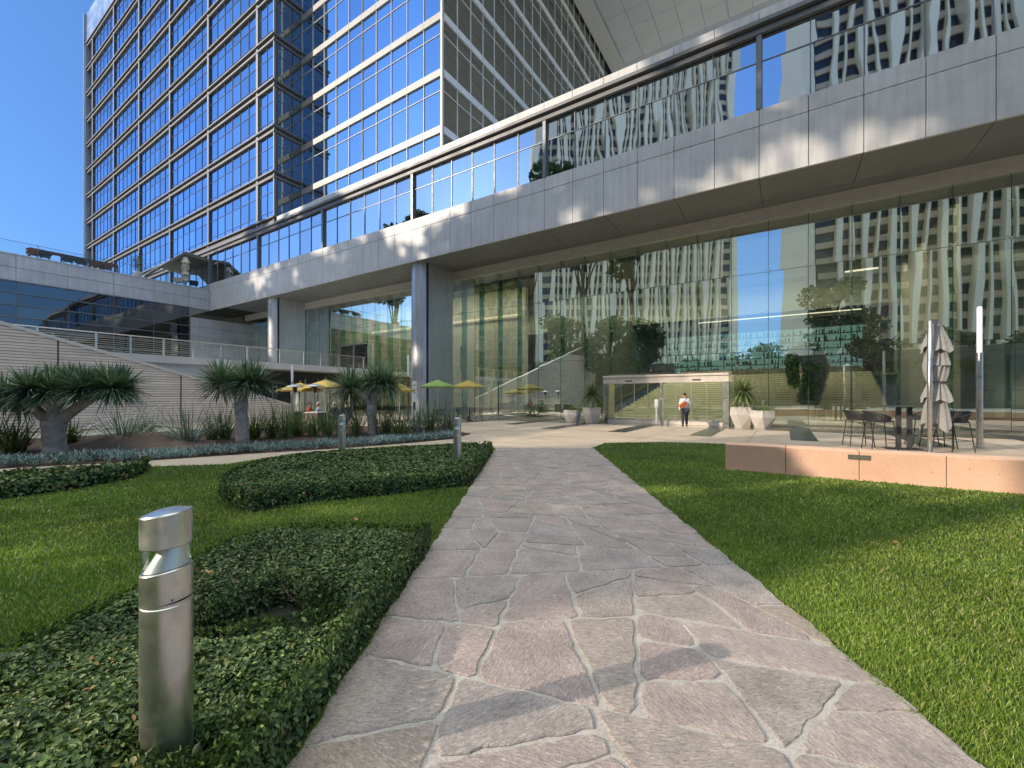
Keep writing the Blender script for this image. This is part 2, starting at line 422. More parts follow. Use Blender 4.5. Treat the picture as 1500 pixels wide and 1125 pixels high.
for xc in (-18.6, -15.1, -11.6, -8.1, -4.6, -1.1, 2.4, 5.9, 9.4):
    bm_.poly([(xc-.008, 12), (xc+.008, 12), (xc+.008, 23.3), (xc-.008, 23.3)], 0.005)
for yc in (14.4, 18.4):
    bm_.poly([(-30, yc-.008), (30, yc-.008), (30, yc+.008), (-30, yc+.008)], 0.005)
pb = bm_.build('paving_joints', M['joint']); tag(pb, kind='structure')

# lawns (soil sheet under the blades); plan outlines surveyed on the ground
path_r = [pth(PW, t) for t in (-6, T_END+.35)]
lawn_r = [pth(PW-.05, -8), pth(PW-.05, T_END+.2), (-5.2, 14.0), (-3.6, 15.3), (-1.25, 16.0), (-1.08, 10.3), (16, 10.3), (16, -8)]
M['lawnbase'] = mat('lawn_soil', (.028, .055, .012), .95, 0, .35, 4, .6, 60)
lr = MB().poly(lawn_r, 0.006).build('lawn_soil', M['lawnbase']); tag(lr, kind='structure')
side_lo = [gp(-220, 703), gp(0, 692), gp(215, 684), gp(330, 681), gp(430, 665), gp(560, 655), gp(655, 651), gp(722, 655)]
side_up = [gp(-220, 697), gp(0, 687.5), gp(180, 678), gp(350, 666.5), gp(520, 656), gp(600, 649.5), gp(662, 643.5), gp(676, 640)]
lawn_l = [pth(.05, -8), pth(.05, T_END-.2)] + list(reversed(side_lo)) + [(-22, -3), (-16, -10)]
ll = MB().poly(lawn_l, 0.006).build('lawn_soil', M['lawnbase']); tag(ll, kind='structure')
sp_ = MB().poly(side_lo + [pth(0, T_END), gp(700, 634)] + list(reversed(side_up)), 0.010).build('side_path', M['sidepath']); tag(sp_, kind='structure')
bed_up = [gp(690, 636), gp(640, 626), gp(560, 624), gp(430, 625), gp(250, 632), gp(100, 640), gp(0, 645), gp(-220, 652)]
bed = [p for p in side_up] + bed_up
bd = MB().poly(bed, 0.016).build('planting_bed', M['soil']); tag(bd, kind='structure')
def inside(p, poly):
    x, y = p; c = False; n = len(poly)
    for i in range(n):
        x1, y1 = poly[i]; x2, y2 = poly[(i+1) % n]
        if (y1 > y) != (y2 > y) and x < (x2-x1)*(y-y1)/(y2-y1)+x1: c = not c
    return c
def inside_np(P, poly):
    c = np.zeros(len(P), bool); n = len(poly)
    for i in range(n):
        x1, y1 = poly[i]; x2, y2 = poly[(i+1) % n]
        if y1 == y2: continue
        k = ((y1 > P[:, 1]) != (y2 > P[:, 1])) & (P[:, 0] < (x2-x1)*(P[:, 1]-y1)/(y2-y1)+x1)
        c ^= k
    return c
# mound of bare earth by the stair wall
def mound(cx, cy, rx, ry, h, name, m):
    vs = []; fs = []; nr, na = 14, 40
    for i in range(nr+1):
        r = i/nr
        for k in range(na):
            a = 2*math.pi*k/na
            x = cx+rx*r*math.cos(a); y = cy+ry*r*math.sin(a)
            z = h*(math.cos(math.pi*r)*.5+.5) + .03*math.sin(7*x+3*y)*(1-r)
            vs.append((x, y, z+.002))
    for i in range(nr):
        for k in range(na):
            k2 = (k+1) % na; fs.append((i*na+k, i*na+k2, (i+1)*na+k2, (i+1)*na+k))
    b = MB(); b.v = vs; b.f = fs; o = b.build(name, m, smooth=True); return tag(o, kind='structure')
mx_, my_ = gp(195, 652); mound(mx_, my_, 3.2, 2.4, .42, 'earth_mound', mat('earth', (.15, .10, .075), .95, 0, .25, 2, .6, 30))

# ------------------------------------------------------------------ flagstone path
def clip(poly, a, b, c):                                           # keep a*x+b*y<=c
    out = []
    for i in range(len(poly)):
        p, q = poly[i], poly[(i+1) % len(poly)]
        dp = a*p[0]+b*p[1]-c; dq = a*q[0]+b*q[1]-c
        if dp <= 0: out.append(p)
        if (dp < 0) != (dq < 0) and dp != dq:
            k = dp/(dp-dq); out.append((p[0]+(q[0]-p[0])*k, p[1]+(q[1]-p[1])*k))
    return out
# random splitting gives the T-jointed, roughly squared stones of crazy paving
def area_(p): return abs(sum(p[i][0]*p[(i+1) % len(p)][1]-p[(i+1) % len(p)][0]*p[i][1] for i in range(len(p))))/2
stones = []
def split(poly, rw):
    A = area_(poly)
    xs_ = [p[0] for p in poly]; ys_ = [p[1] for p in poly]; wx_, wy_ = max(xs_)-min(xs_), max(ys_)-min(ys_)
    if A < rw.uniform(.17, .52) and max(wx_, wy_) < 1.05: stones.append(poly); return
    if A < .10 or len(stones) > 400: stones.append(poly); return
    cx = sum(xs_)/len(xs_)+rw.uniform(-.16, .16)*wx_; cy = sum(ys_)/len(ys_)+rw.uniform(-.16, .16)*wy_
    an = rw.uniform(-.42, .42)+(0 if wx_ > wy_*rw.uniform(.85, 1.2) else math.pi/2)
    if rw.random() < .10: an += rw.choice((-.6, .6))
    a, b = math.cos(an), math.sin(an); c = a*cx+b*cy
    p, q = clip(poly, a, b, c), clip(poly, -a, -b, -c)
    if len(p) < 3 or len(q) < 3 or min(area_(p), area_(q)) < .05: stones.append(poly); return
    split(p, rw); split(q, rw)
split([(0.0, -6.0), (PW, -6.0), (PW, T_END), (0.0, T_END)], random.Random(31))
flag = MB(); rw = random.Random(5)
for i, src in enumerate(stones):
    if sum(src[k][0]*src[(k+1) % len(src)][1]-src[(k+1) % len(src)][0]*src[k][1] for k in range(len(src))) < 0: src = list(reversed(src))
    poly = list(src)
    for k in range(len(src)):
        p, q = src[k], src[(k+1) % len(src)]; L = math.hypot(q[0]-p[0], q[1]-p[1])
        if L < 1e-5: continue
        nx, ny = (q[1]-p[1])/L, -(q[0]-p[0])/L
        rim = (abs(p[0]) < 1e-6 and abs(q[0]) < 1e-6) or (abs(p[0]-PW) < 1e-6 and abs(q[0]-PW) < 1e-6)
        poly = clip(poly, nx, ny, nx*p[0]+ny*p[1]-(0 if rim else rw.uniform(.009, .018)))
        if len(poly) < 3: break
    if len(poly) < 3: continue
    # knock the sharp corners off
    cut = []
    for k in range(len(poly)):
        p0, p1, p2 = poly[k-1], poly[k], poly[(k+1) % len(poly)]
        if p1[0] < .01 or p1[0] > PW-.01: cut.append(p1); continue
        for o_ in (p0, p2):
            L = math.hypot(o_[0]-p1[0], o_[1]-p1[1]); f = min(.35, rw.uniform(.015, .06)/max(L, .01)); cut.append((p1[0]+(o_[0]-p1[0])*f, p1[1]+(o_[1]-p1[1])*f))
    poly = cut
    ctr = (sum(p[0] for p in poly)/len(poly), sum(p[1] for p in poly)/len(poly))
    # hand-cut outline: subdivide and wobble, round the corners a little
    fine = []
    n = len(poly)
    for k in range(n):
        p, q = poly[k], poly[(k+1) % n]; L = math.hypot(q[0]-p[0], q[1]-p[1]); m = max(1, int(L/.06))
        for u in range(m):
            f = u/m; x = p[0]+(q[0]-p[0])*f; y = p[1]+(q[1]-p[1])*f
            e = 0 if (x < .02 or x > PW-.02) else 1
            w = .007*math.sin(23*x+17*y+i)+.005*math.sin(51*x-37*y+2*i)
            x += e*w*(q[1]-p[1])/max(L, .01); y -= e*w*(q[0]-p[0])/max(L, .01)
            if e == 0: x += .012*math.sin(9*y+(0 if x < 1 else 3))+.008*math.sin(31*y)
            fine.append((x, y))
    if len(fine) < 3: continue
    n = len(flag.v); k = len(fine); dz = rw.uniform(-.002, .004)
    ins = [(ctr[0]+(x-ctr[0])*.965, ctr[1]+(y-ctr[1])*.965) for x, y in fine]
    for ring, z in ((fine, .010), (fine, .0265+dz), (ins, .033+dz)):
        flag.v += [(*pth(x, y), z) for x, y in ring]
    for r in range(2):
        for u in range(k):
            u2 = (u+1) % k; flag.f.append((n+r*k+u, n+r*k+u2, n+(r+1)*k+u2, n+(r+1)*k+u))
    flag.f.append(tuple(n+2*k+u for u in range(k)))
fl = flag.build('flagstone_path', M['flag']); tag(fl, kind='structure')
mo = MB().prism([pth(.012, -6), pth(PW-.012, -6), pth(PW-.012, T_END), pth(.012, T_END)], -.02, .0245).build('path_mortar', M['mortar']); tag(mo, kind='structure')

# ------------------------------------------------------------------ hedges
def poly_edges_dist(P, poly):
    d = np.full(len(P), 1e9)
    for i in range(len(poly)):
        a = np.array(poly[i]); b = np.array(poly[(i+1) % len(poly)]); ab = b-a
        t = np.clip(((P-a)@ab)/max(ab@ab, 1e-9), 0, 1); d = np.minimum(d, np.linalg.norm(P-(a+t[:, None]*ab), axis=1))
    return d
def leaves_np(C, N, size, rng, fold=.25, aspect=.5):
    """one folded, pointed leaf (4 triangles, 6 verts) per row of C, facing roughly N"""
    n = len(C)
    N = N/np.linalg.norm(N, axis=1, keepdims=True)
    r = rng.normal(size=(n, 3)); A = np.cross(N, r); A /= np.linalg.norm(A, axis=1, keepdims=True)+1e-9
    B = np.cross(N, A); s = size[:, None]
    v = np.stack([C-A*s*.5, C+A*s*.5 - N*s*.12, C-A*s*.12+B*s*aspect*.5+N*s*fold*.4, C-A*s*.12-B*s*aspect*.5+N*s*fold*.4,
                  C+A*s*.2+B*s*aspect*.42+N*s*fold*.3, C+A*s*.2-B*s*aspect*.42+N*s*fold*.3], 1).reshape(-1, 3)
    b = (np.arange(n)*6)[:, None]
    f = np.concatenate([b+np.array([[0, 4, 2]]), b+np.array([[0, 1, 4]]), b+np.array([[0, 5, 1]]), b+np.array([[0, 3, 5]])])
    return v, f
def hedge(name, poly, h, dens, size, label, holes=(), group=None, seed=1, twigs=0):
    rng = np.random.default_rng(seed)
    root = empty(name, (sum(p[0] for p in poly)/len(poly), sum(p[1] for p in poly)/len(poly), 0), 0, label, 'hedge', group)
    off = Vector(root.location)
    P = np.array(poly); lo, hi = P.min(0), P.max(0); area = (hi-lo).prod()
    S = rng.uniform(lo, hi, size=(int(area*dens(np.array([[0, 0]]))[0] if False else area*dens.max_), 2))
    S = S[inside_np(S, poly)]
    keep = rng.random(len(S)) < dens(S)/dens.max_; S = S[keep]
    de = poly_edges_dist(S, poly)
    for (hx, hy, hr) in holes:
        dh = np.hypot(S[:, 0]-hx, S[:, 1]-hy)*(1+.18*np.sin(3*np.arctan2(S[:, 1]-hy, S[:, 0]-hx)+hx)); S = S[dh > hr*.86]; de = np.minimum(de[dh > hr*.86], dh[dh > hr*.86]-hr*.86)
    und = .018*np.sin(S[:, 0]*5.1+S[:, 1]*2.3)+.018*np.sin(S[:, 0]*2.7-S[:, 1]*6.1)+.014*np.sin(S[:, 0]*13+S[:, 1]*11)
    top = h*(1-np.exp(-de/.045))+und*(de > .05)
    depth = np.abs(rng.normal(0, .028, len(S)))
    z = top - depth
    N = np.stack([rng.normal(0, .55, len(S)), rng.normal(0, .55, len(S)), np.full(len(S), 1.0)], 1)
    C = np.stack([S[:, 0], S[:, 1], z], 1)
    # clipped side faces
    Cs = []; Ns = []
    def side(a, b, outv, L, cnt):
        t = rng.random(cnt); zz = rng.uniform(.02, h*.98, cnt); q = a+(b-a)*t[:, None]
        jit = rng.normal(0, .022, cnt) - .02 + .012*np.sin(q[:, 0]*9+q[:, 1]*7)
        q = q + outv*jit[:, None]
        Cs.append(np.stack([q[:, 0], q[:, 1], zz], 1))
        Ns.append(np.stack([outv[0]+rng.normal(0, .5, cnt), outv[1]+rng.normal(0, .5, cnt), rng.normal(.35, .4, cnt)], 1))
    ar = sum(poly[i][0]*poly[(i+1) % len(poly)][1]-poly[(i+1) % len(poly)][0]*poly[i][1] for i in range(len(poly)))
    for i in range(len(poly)):
        a = np.array(poly[i]); b = np.array(poly[(i+1) % len(poly)]); L = np.linalg.norm(b-a)
        if L < 1e-6: continue
        o = np.array([(b-a)[1], -(b-a)[0]])/L*(1 if ar > 0 else -1)
        m = max(1, int(L/.5))
        for k in range(m):
            aa = a+(b-a)*k/m; bb = a+(b-a)*(k+1)/m
            side(aa, bb, o, L/m, int(L/m*h*dens(((aa+bb)/2)[None])[0]*.9))
    for (hx, hy, hr) in holes:
        cnt = int(2*math.pi*hr*h*dens(np.array([[hx, hy]]))[0]*.8); a = rng.uniform(0, 2*math.pi, cnt)
        rr = hr*.88/(1+.18*np.sin(3*a+hx))+rng.normal(0, .03, cnt)
        Cs.append(np.stack([hx+rr*np.cos(a), hy+rr*np.sin(a), rng.uniform(.0, h, cnt)], 1))
        Ns.append(np.stack([-np.cos(a)+rng.normal(0, .4, cnt), -np.sin(a)+rng.normal(0, .4, cnt), rng.normal(.4, .4, cnt)], 1))
    C = np.concatenate([C]+Cs); N = np.concatenate([N]+Ns)
    d = np.hypot(C[:, 0], C[:, 1])
    sz = size*rng.uniform(.55, 1.25, len(C))*np.clip(d/5.0, 1, 2.2)
    v, f = leaves_np(C - np.array(off), N, sz, rng)
    np_mesh('foliage', v, [f], M['hedge'], root)
    # dark inside
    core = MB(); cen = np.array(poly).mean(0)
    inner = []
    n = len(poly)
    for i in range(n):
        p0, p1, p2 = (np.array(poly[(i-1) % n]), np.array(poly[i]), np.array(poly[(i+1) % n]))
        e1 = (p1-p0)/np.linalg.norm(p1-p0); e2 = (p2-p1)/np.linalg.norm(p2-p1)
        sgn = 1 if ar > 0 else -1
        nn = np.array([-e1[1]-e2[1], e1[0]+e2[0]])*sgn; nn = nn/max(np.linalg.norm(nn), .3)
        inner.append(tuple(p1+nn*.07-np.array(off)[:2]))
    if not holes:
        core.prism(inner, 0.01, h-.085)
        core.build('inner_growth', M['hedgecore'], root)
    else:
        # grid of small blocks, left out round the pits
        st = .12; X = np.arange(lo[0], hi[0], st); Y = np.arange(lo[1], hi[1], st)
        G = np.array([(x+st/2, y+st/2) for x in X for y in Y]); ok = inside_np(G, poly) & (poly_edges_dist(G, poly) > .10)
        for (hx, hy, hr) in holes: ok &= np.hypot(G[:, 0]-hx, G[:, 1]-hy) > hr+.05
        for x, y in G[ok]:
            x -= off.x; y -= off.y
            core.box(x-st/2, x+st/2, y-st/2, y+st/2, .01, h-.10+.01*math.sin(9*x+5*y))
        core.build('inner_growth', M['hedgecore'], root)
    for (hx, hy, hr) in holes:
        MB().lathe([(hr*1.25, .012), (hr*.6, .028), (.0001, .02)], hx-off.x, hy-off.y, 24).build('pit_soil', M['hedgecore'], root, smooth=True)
    if twigs:
        tw = MB(); rr = random.Random(seed)
        for (hx, hy, hr) in holes:
            for k in range(twigs):
                a = rr.uniform(0, 6.283); r1 = hr*rr.uniform(.75, 1.25); a2 = a+rr.uniform(-.9, .9); r2 = hr*rr.uniform(.9, 1.5)
                p0 = Vector((hx+r1*math.cos(a), hy+r1*math.sin(a), rr.uniform(.01, .12))); p2 = Vector((hx+r2*math.cos(a2), hy+r2*math.sin(a2), rr.uniform(.12, h+.02)))
                p1 = (p0+p2)/2 + Vector((rr.uniform(-.05, .05), rr.uniform(-.05, .05), rr.uniform(-.02, .07)))
                tw.tube([p0-off, p1-off, p2-off], [.0035, .0028, .0015], 4, False)
        tw.build('twigs', M['twig'], root)
    return root
class Dens:
    def __init__(s, base, d0): s.base = base; s.d0 = d0; s.max_ = base
    def __call__(s, S): d = np.hypot(S[:, 0], S[:, 1]); return s.base/np.maximum(1, (d/s.d0)**2)
HT = .30
near_hedge = [(-2.12, -1.2)] + [(pth(-.015, t)) for t in (-.9, 0, .8, 1.6, 2.3, 2.62)] + [gp(585, 768, HT), gp(520, 762, HT), gp(430, 764, HT), gp(330, 786, HT), gp(270, 815, HT), gp(190, 858, HT), gp(0, 944, HT), (-3.6, -.9)]
def bol_xy(px, py): return gp(px, py, .28)
B1 = (-2.03, .66)
pit = gp(392, 905, .15)
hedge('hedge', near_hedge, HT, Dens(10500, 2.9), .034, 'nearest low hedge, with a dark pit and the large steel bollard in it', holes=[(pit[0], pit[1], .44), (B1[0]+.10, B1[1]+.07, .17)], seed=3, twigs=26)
mid_hedge = [pth(-.03, t) for t in (5.75, 7, 8.5, 10.2)] + [gp(715, 647.5, HT), gp(660, 650.5, HT), gp(560, 656.5, HT), gp(455, 663, HT), gp(390, 672, HT), gp(340, 686, HT), gp(322, 700, HT), gp(338, 712, HT), gp(370, 720, HT)] + [gp(440, 739, 0), gp(560, 728, 0)]
MIDH = mid_hedge
hedge('hedge', mid_hedge, .32, Dens(7500, 5.0), .036, 'middle clipped hedge beside the flagstone path, with two steel bollards in it', seed=4)
far_hedge = [gp(-260, 745, 0), gp(0, 733, 0), gp(110, 718, 0), gp(190, 703, 0), gp(214, 694, 0), gp(216, 686, 0), gp(200, 674, HT), gp(100, 681, HT), gp(0, 689, HT), gp(-260, 703, HT)]
hedge('hedge', far_hedge, .30, Dens(5000, 4.0), .040, 'clipped hedge at the left edge, running beside the curving sand-coloured path', seed=5)

# ------------------------------------------------------------------ grass
def grass_for(name, poly, excl, seed):
    rng = np.random.default_rng(seed); P = np.array(poly)
    # polar sampling about the viewer keeps near blades dense, far ones broader
    n = 1750000; r = np.exp(rng.uniform(math.log(.9), math.log(19), n)); a = rng.uniform(.35, 3.9, n)
    S = np.stack([r*np.cos(a), r*np.sin(a)], 1)
    # thin to the wanted share of the field of view
    dv = S@np.array(V); du = S@np.array(RT)
    ok = (np.abs(du) < np.maximum(dv, 0)*1.45+3.2) & (dv > -1.5) & inside_np(S, poly)
    for e in excl: ok &= ~inside_np(S, e)
    S = S[ok]; n = len(S); r = np.hypot(S[:, 0], S[:, 1])
    w = .0013*np.clip(r/1.6, 1, 6.5)*rng.uniform(.7, 1.3, n); h = rng.uniform(.018, .044, n)*(1+.12*np.sin(S[:, 0]*3)*np.sin(S[:, 1]*2.3))
    an = rng.uniform(0, 6.283, n); ln = rng.uniform(.1, .85, n)*h; la = rng.uniform(0, 6.283, n)+ .6*np.sin(S[:, 0]*1.7)
    dx = np.cos(an)*w; dy = np.sin(an)*w; ox = np.cos(la)*ln; oy = np.sin(la)*ln; z0 = np.full(n, .004)
    v = np.stack([np.stack([S[:, 0]-dx, S[:, 1]-dy, z0], 1), np.stack([S[:, 0]+dx, S[:, 1]+dy, z0], 1),
                  np.stack([S[:, 0]+dx*.7+ox*.4, S[:, 1]+dy*.7+oy*.4, z0+h*.6], 1), np.stack([S[:, 0]-dx*.7+ox*.4, S[:, 1]-dy*.7+oy*.4, z0+h*.6], 1),
                  np.stack([S[:, 0]+ox, S[:, 1]+oy, z0+h], 1)], 1).reshape(-1, 3)
    b = (np.arange(n)*5)[:, None]
    o = np_mesh(name, v, [b+np.array([[0, 1, 2, 3]]), b+np.array([[3, 2, 4]])], M['grass'])
    return tag(o, 'short mown green grass of the lawn', 'grass', None, 'stuff')
g1 = grass_for('grass', lawn_r, [], 21); g1['label'] = 'short mown sunlit lawn grass right of the flagstone path'
g2 = grass_for('grass', lawn_l, [near_hedge, mid_hedge, far_hedge], 22); g2['label'] = 'short mown lawn grass left of the path, between the hedges'
# fallen leaves
def leaf_thing(x, y, z, s, rz, label):
    b = MB(); b.v = [(-.5*s,0,.15*s),(0,.28*s,.05*s),(.5*s,0,.22*s),(0,-.28*s,.02*s),(0,0,-.02*s),(-.75*s,.05*s,.3*s)]
    b.f = [(0,4,1),(1,4,2),(2,4,3),(3,4,0),(0,5,4)]
    o = b.build('fallen_leaf', M['orangeleaf']); o.location = (x, y, z); o.rotation_euler = (.3, .2, rz)
    return tag(o, label, 'leaf', 'dry leaves fallen on the grass and hedges')
for i, (px, py, z, s, lb) in enumerate([(522, 762, .05, .09, 'dry pale leaf on the left lawn just beyond the nearest hedge'), (305, 840, .31, .05, 'orange leaf on the nearest hedge beside the big bollard'),
        (1052, 797, .05, .05, 'dry leaf at the right edge of the flagstone path'), (848, 930-55, .03, .03, 'tiny dry leaf on the flagstones'), (445, 725, .2, .08, 'brown leaf caught in the front of the middle hedge'), (1310, 795, .05, .05, 'dry leaf in the right lawn')]):
    x, y = gp(px, py, z); leaf_thing(x, y, z+.01, s, i*1.3, lb)
# ------------------------------------------------------------------ office tower
YB = 22.7; ZS = 11.76; MOD = 1.88; BAY = 11.28; X0 = -1.0       # front plane, soffit height, glazing module
FL0 = 18.9; FH = 4.57
tower = empty('office_tower', (-70, 30, 0), 0, 'tall blue-glass office tower with metal floor ledges, left of the overhang', 'building')
TO = Vector(tower.location)
def P(b, name, m, parent=tower, off=TO, **k):
    b.xf(Matrix.Translation(-off)); return b.build(name, m, parent, **k)
XA1 = -42.9; XA0 = -106.2; NF = 10; Y2 = 25.5; XC = -23.1; YE = 61.6
ZT = FL0+FH*NF
# carcass
c = MB(); c.box(XA0, XA1-.06, YB+.25, YB+34, 14.0, 71.0); c.box(XA1-.3, XC-.25, Y2+.2, YE+6, 18.0, ZT+8); P(c, 'core', M['windark'])
# a window bay: panes with transoms, one part each; sub-part holds its mullions
def bay_mesh(w, h, n, tr, m, my, name='window', depth=.05):
    b = MB(); zs = [0]+tr+[h]
    r = random.Random(int(w*100)+n)
    for i in range(n):
        for j in range(len(zs)-1):
            x0 = w*i/n; x1 = w*(i+1)/n; t1 = r.uniform(-.006, .006); t2 = r.uniform(-.004, .004)
            b.quad((x0, t1, zs[j]), (x1, -t1, zs[j]), (x1, -t1+t2, zs[j+1]), (x0, t1+t2, zs[j+1]))
    me = bpy.data.meshes.new(name); me.from_pydata(b.v, [], b.f); me.materials.append(m); me.update()
    mb = MB()
    for i in range(n+1):
        x = w*i/n; mb.box(x-.024, x+.024, -depth, .02, 0, h)
    for z in tr: mb.box(0, w, -depth*.72, .02, z-.022, z+.022)
    m2 = bpy.data.meshes.new('mullion'); m2.from_pydata(mb.v, [], mb.f); m2.materials.append(my); m2.update()
    return me, m2
def place_bay(me, m2, x, y, z, rz=0, parent=tower, off=TO):
    o = bpy.data.objects.new('window', me); link(o, parent); o.location = Vector((x, y, z))-off; o.rotation_euler = (0, 0, rz)
    q = bpy.data.objects.new('mullion', m2); link(q, o); return o
nodes = [-46.1-BAY*k for k in range(6)]                          # column lines of the west part
wa = bay_mesh(BAY-.5, FH-.85, 6, [.62, FH-.85-1.15], M['winblue'], M['mull_dark'])
ws = bay_mesh(2.75, FH-.85, 2, [.62, FH-.85-1.15], M['winblue'], M['mull_dark'])
nwin = 0
for k in range(NF):
    z = FL0+FH*k+.78
    for xn in nodes[:-1]:
        place_bay(*wa, xn-BAY+.25, YB+.1, z); nwin += 1
    place_bay(*ws, XA1-2.85, YB+.1, z)
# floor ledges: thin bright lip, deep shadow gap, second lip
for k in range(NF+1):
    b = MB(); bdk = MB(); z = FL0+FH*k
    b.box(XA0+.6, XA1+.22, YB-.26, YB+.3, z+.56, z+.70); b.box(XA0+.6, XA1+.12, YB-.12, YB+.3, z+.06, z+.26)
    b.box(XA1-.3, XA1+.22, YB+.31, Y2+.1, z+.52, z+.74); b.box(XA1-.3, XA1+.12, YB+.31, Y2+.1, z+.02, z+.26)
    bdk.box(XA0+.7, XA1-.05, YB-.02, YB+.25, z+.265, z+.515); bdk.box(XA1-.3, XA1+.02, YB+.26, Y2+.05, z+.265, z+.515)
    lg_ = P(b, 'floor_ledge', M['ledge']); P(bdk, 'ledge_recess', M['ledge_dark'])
for xn in nodes: P(MB().box(xn-.19, xn+.19, YB-.10, YB+.28, FL0, ZT+.02), 'column_cover', M['mull'])
b = MB(); b.box(XA1-.12, XA1+.05, YB-.05, YB+.2, FL0, ZT); P(b, 'corner_post', M['mull'])
# return face of the recess
wr = bay_mesh(2.5, FH-.85, 2, [.62, FH-.85-1.15], M['windark'], M['mull'])
for k in range(7): place_bay(*wr, XA1+.02, YB+.3, FL0+FH*k+.78, R(90))
# glazed screen above the top floor and the slim outer fin
b = MB()
for i in range(20):
    x0 = XA0+.1+i*3.15
    for j in range(3): b.quad((x0+.02, YB-.1, ZT+.76+j*1.75), (x0+3.13, YB-.1, ZT+.76+j*1.75), (x0+3.13, YB-.1, ZT+2.49+j*1.75), (x0+.02, YB-.1, ZT+2.49+j*1.75))
P(b, 'roof_screen', mat('screen_glass', (.30, .38, .52), .25, .5, .05, .2))
b = MB(); b.box(XA0-.05, XA0+.12, YB-.45, YB+34, 14, ZT+6.1); b.box(XA0+.5, XA0+.62, YB-.35, YB+.3, 14, ZT); P(b, 'edge_fin', mat('pale_blue_metal', (.30, .38, .50), .4, .3))
# middle block: face at Y2 from the recess to the corner, and the long side running back
nB = 8
wbx = XC-.15-XA1
wb = bay_mesh(wbx/2, FH-.62, 5, [FH-.62-1.10], M['winblue'], M['mull_light'], depth=.08)
for k in range(nB):
    for j in range(2): place_bay(*wb, XA1+.05+j*wbx/2, Y2+.1, FL0+FH*k-.02)
we = bay_mesh(9.0, FH-.62, 5, [FH-.62-1.10], M['windark'], mat('painted_lit_mullion', (.88, .86, .82), .5), depth=.08)  # side-face bars whitened, bounced light put into their colour
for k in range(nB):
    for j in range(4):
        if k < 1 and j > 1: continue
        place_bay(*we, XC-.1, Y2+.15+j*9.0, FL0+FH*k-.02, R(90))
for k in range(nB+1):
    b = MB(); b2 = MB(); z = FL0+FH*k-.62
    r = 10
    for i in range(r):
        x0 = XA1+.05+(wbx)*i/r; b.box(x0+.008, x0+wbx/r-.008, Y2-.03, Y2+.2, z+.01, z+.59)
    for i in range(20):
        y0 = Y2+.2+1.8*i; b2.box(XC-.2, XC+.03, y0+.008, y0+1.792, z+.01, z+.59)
    P(b, 'spandrel_band', M['bandlight']); P(b2, 'spandrel_band', M['white'])  # side bands in bright white too, standing for bounced light
b = MB(); b.box(XC-.14, XC+.06, Y2-.06, Y2+.14, FL0-.6, ZT+6); P(b, 'corner_post', M['mull_light'])
b = MB()                                                         # ceiling lamps seen through the glass, set just proud of the dark core
rl = random.Random(3)
for k in range(1, 8):
    for i in range(6):
        x = rl.uniform(-41, -25); b.box(x, x+.16, Y2+.02, Y2+.03, FL0+FH*k+2.3+rl.uniform(-.2, .4), FL0+FH*k+2.42)
# high overhang
hi = empty('overhanging_roof', (8, 44, 52.8), 0, 'vast grey panelled overhang high above the low block, seen from below at the top of the view', 'roof')
HO = Vector(hi.location)
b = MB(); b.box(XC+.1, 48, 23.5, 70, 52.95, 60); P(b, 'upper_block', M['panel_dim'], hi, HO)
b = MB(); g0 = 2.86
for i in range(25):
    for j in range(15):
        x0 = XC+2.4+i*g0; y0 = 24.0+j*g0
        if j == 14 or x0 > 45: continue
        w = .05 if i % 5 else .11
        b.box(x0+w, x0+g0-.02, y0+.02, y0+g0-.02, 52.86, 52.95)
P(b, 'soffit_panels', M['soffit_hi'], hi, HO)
b = MB(); b.box(XC+.12, XC+2.2, 23.6, 69.9, 52.82, 52.95); b.box(XC+2.2, 48, 66.9, 69.9, 52.82, 52.95); P(b, 'soffit_border', mat('soffit_border', (.70, .67, .60), .6), hi, HO)

# ------------------------------------------------------------------ the long low block (bridge) across the front
br = empty('bridge_block', (-15, 24, ZS), 0, 'long horizontal aluminium block with a ribbon of reflecting windows, spanning over the glass lobby', 'building')
BO = Vector(br.location); XL, XR = -57.2, 26.0
def PB(b, name, m, **k): return P(b, name, m, br, BO, **k)
x0m = X0-30*MOD
def modules(xa, xb):
    k = math.ceil((xa-X0)/MOD-1e-6); out = []
    while X0+k*MOD < xb-1e-6: out.append(X0+k*MOD); k += 1
    return out
ZJ, ZW0, ZTR, ZW1 = 14.13, 14.90, 17.18, 18.36
b = MB()
for x in modules(-57.5, XR):
    b.box(max(x, XL)+.012, x+MOD-.012, YB-.03, YB+.1, ZS-.02, ZJ-.014)
    b.box(max(x, XL)+.012, x+MOD-.012, YB-.03, YB+.1, ZJ+.014, ZW0)
    if x > XA1-.5: b.box(x+.010, x+MOD-.010, YB-.05, YB+.1, 18.98, 19.46)
PB(b, 'fascia_panels', M['panel'], bevel=.006, seg=1)
b = MB()
for x in modules(-80, XA1):
    b.box(x+.01, x+MOD-.01, YB-.03, YB+.1, 18.5, 18.85)
PB(b, 'fascia_panels', M['panel_dim'])
PB(MB().box(-105, -57.3, YB-.02, YB+.1, 14.0, 14.9), 'lower_fascia', M['panel_dim'])
b = MB(); b.box(-105, XR, YB+.1, YB+.3, ZS+.03, ZW0-.03); b.box(XA1, XR, YB+.1, YB+.3, 18.42, 19.4); PB(b, 'backing', M['joint'])
b = MB(); b.box(-104, XR, YB-.26, YB+.1, 18.72, 18.90); b.box(-104, XR, YB-.10, YB+.1, 18.36, 18.58); PB(b, 'window_head_trim', M['ledge'])
b = MB(); b.box(-104, XR, YB-.02, YB+.1, 18.585, 18.715); PB(b, 'trim_recess', M['ledge_dark'])
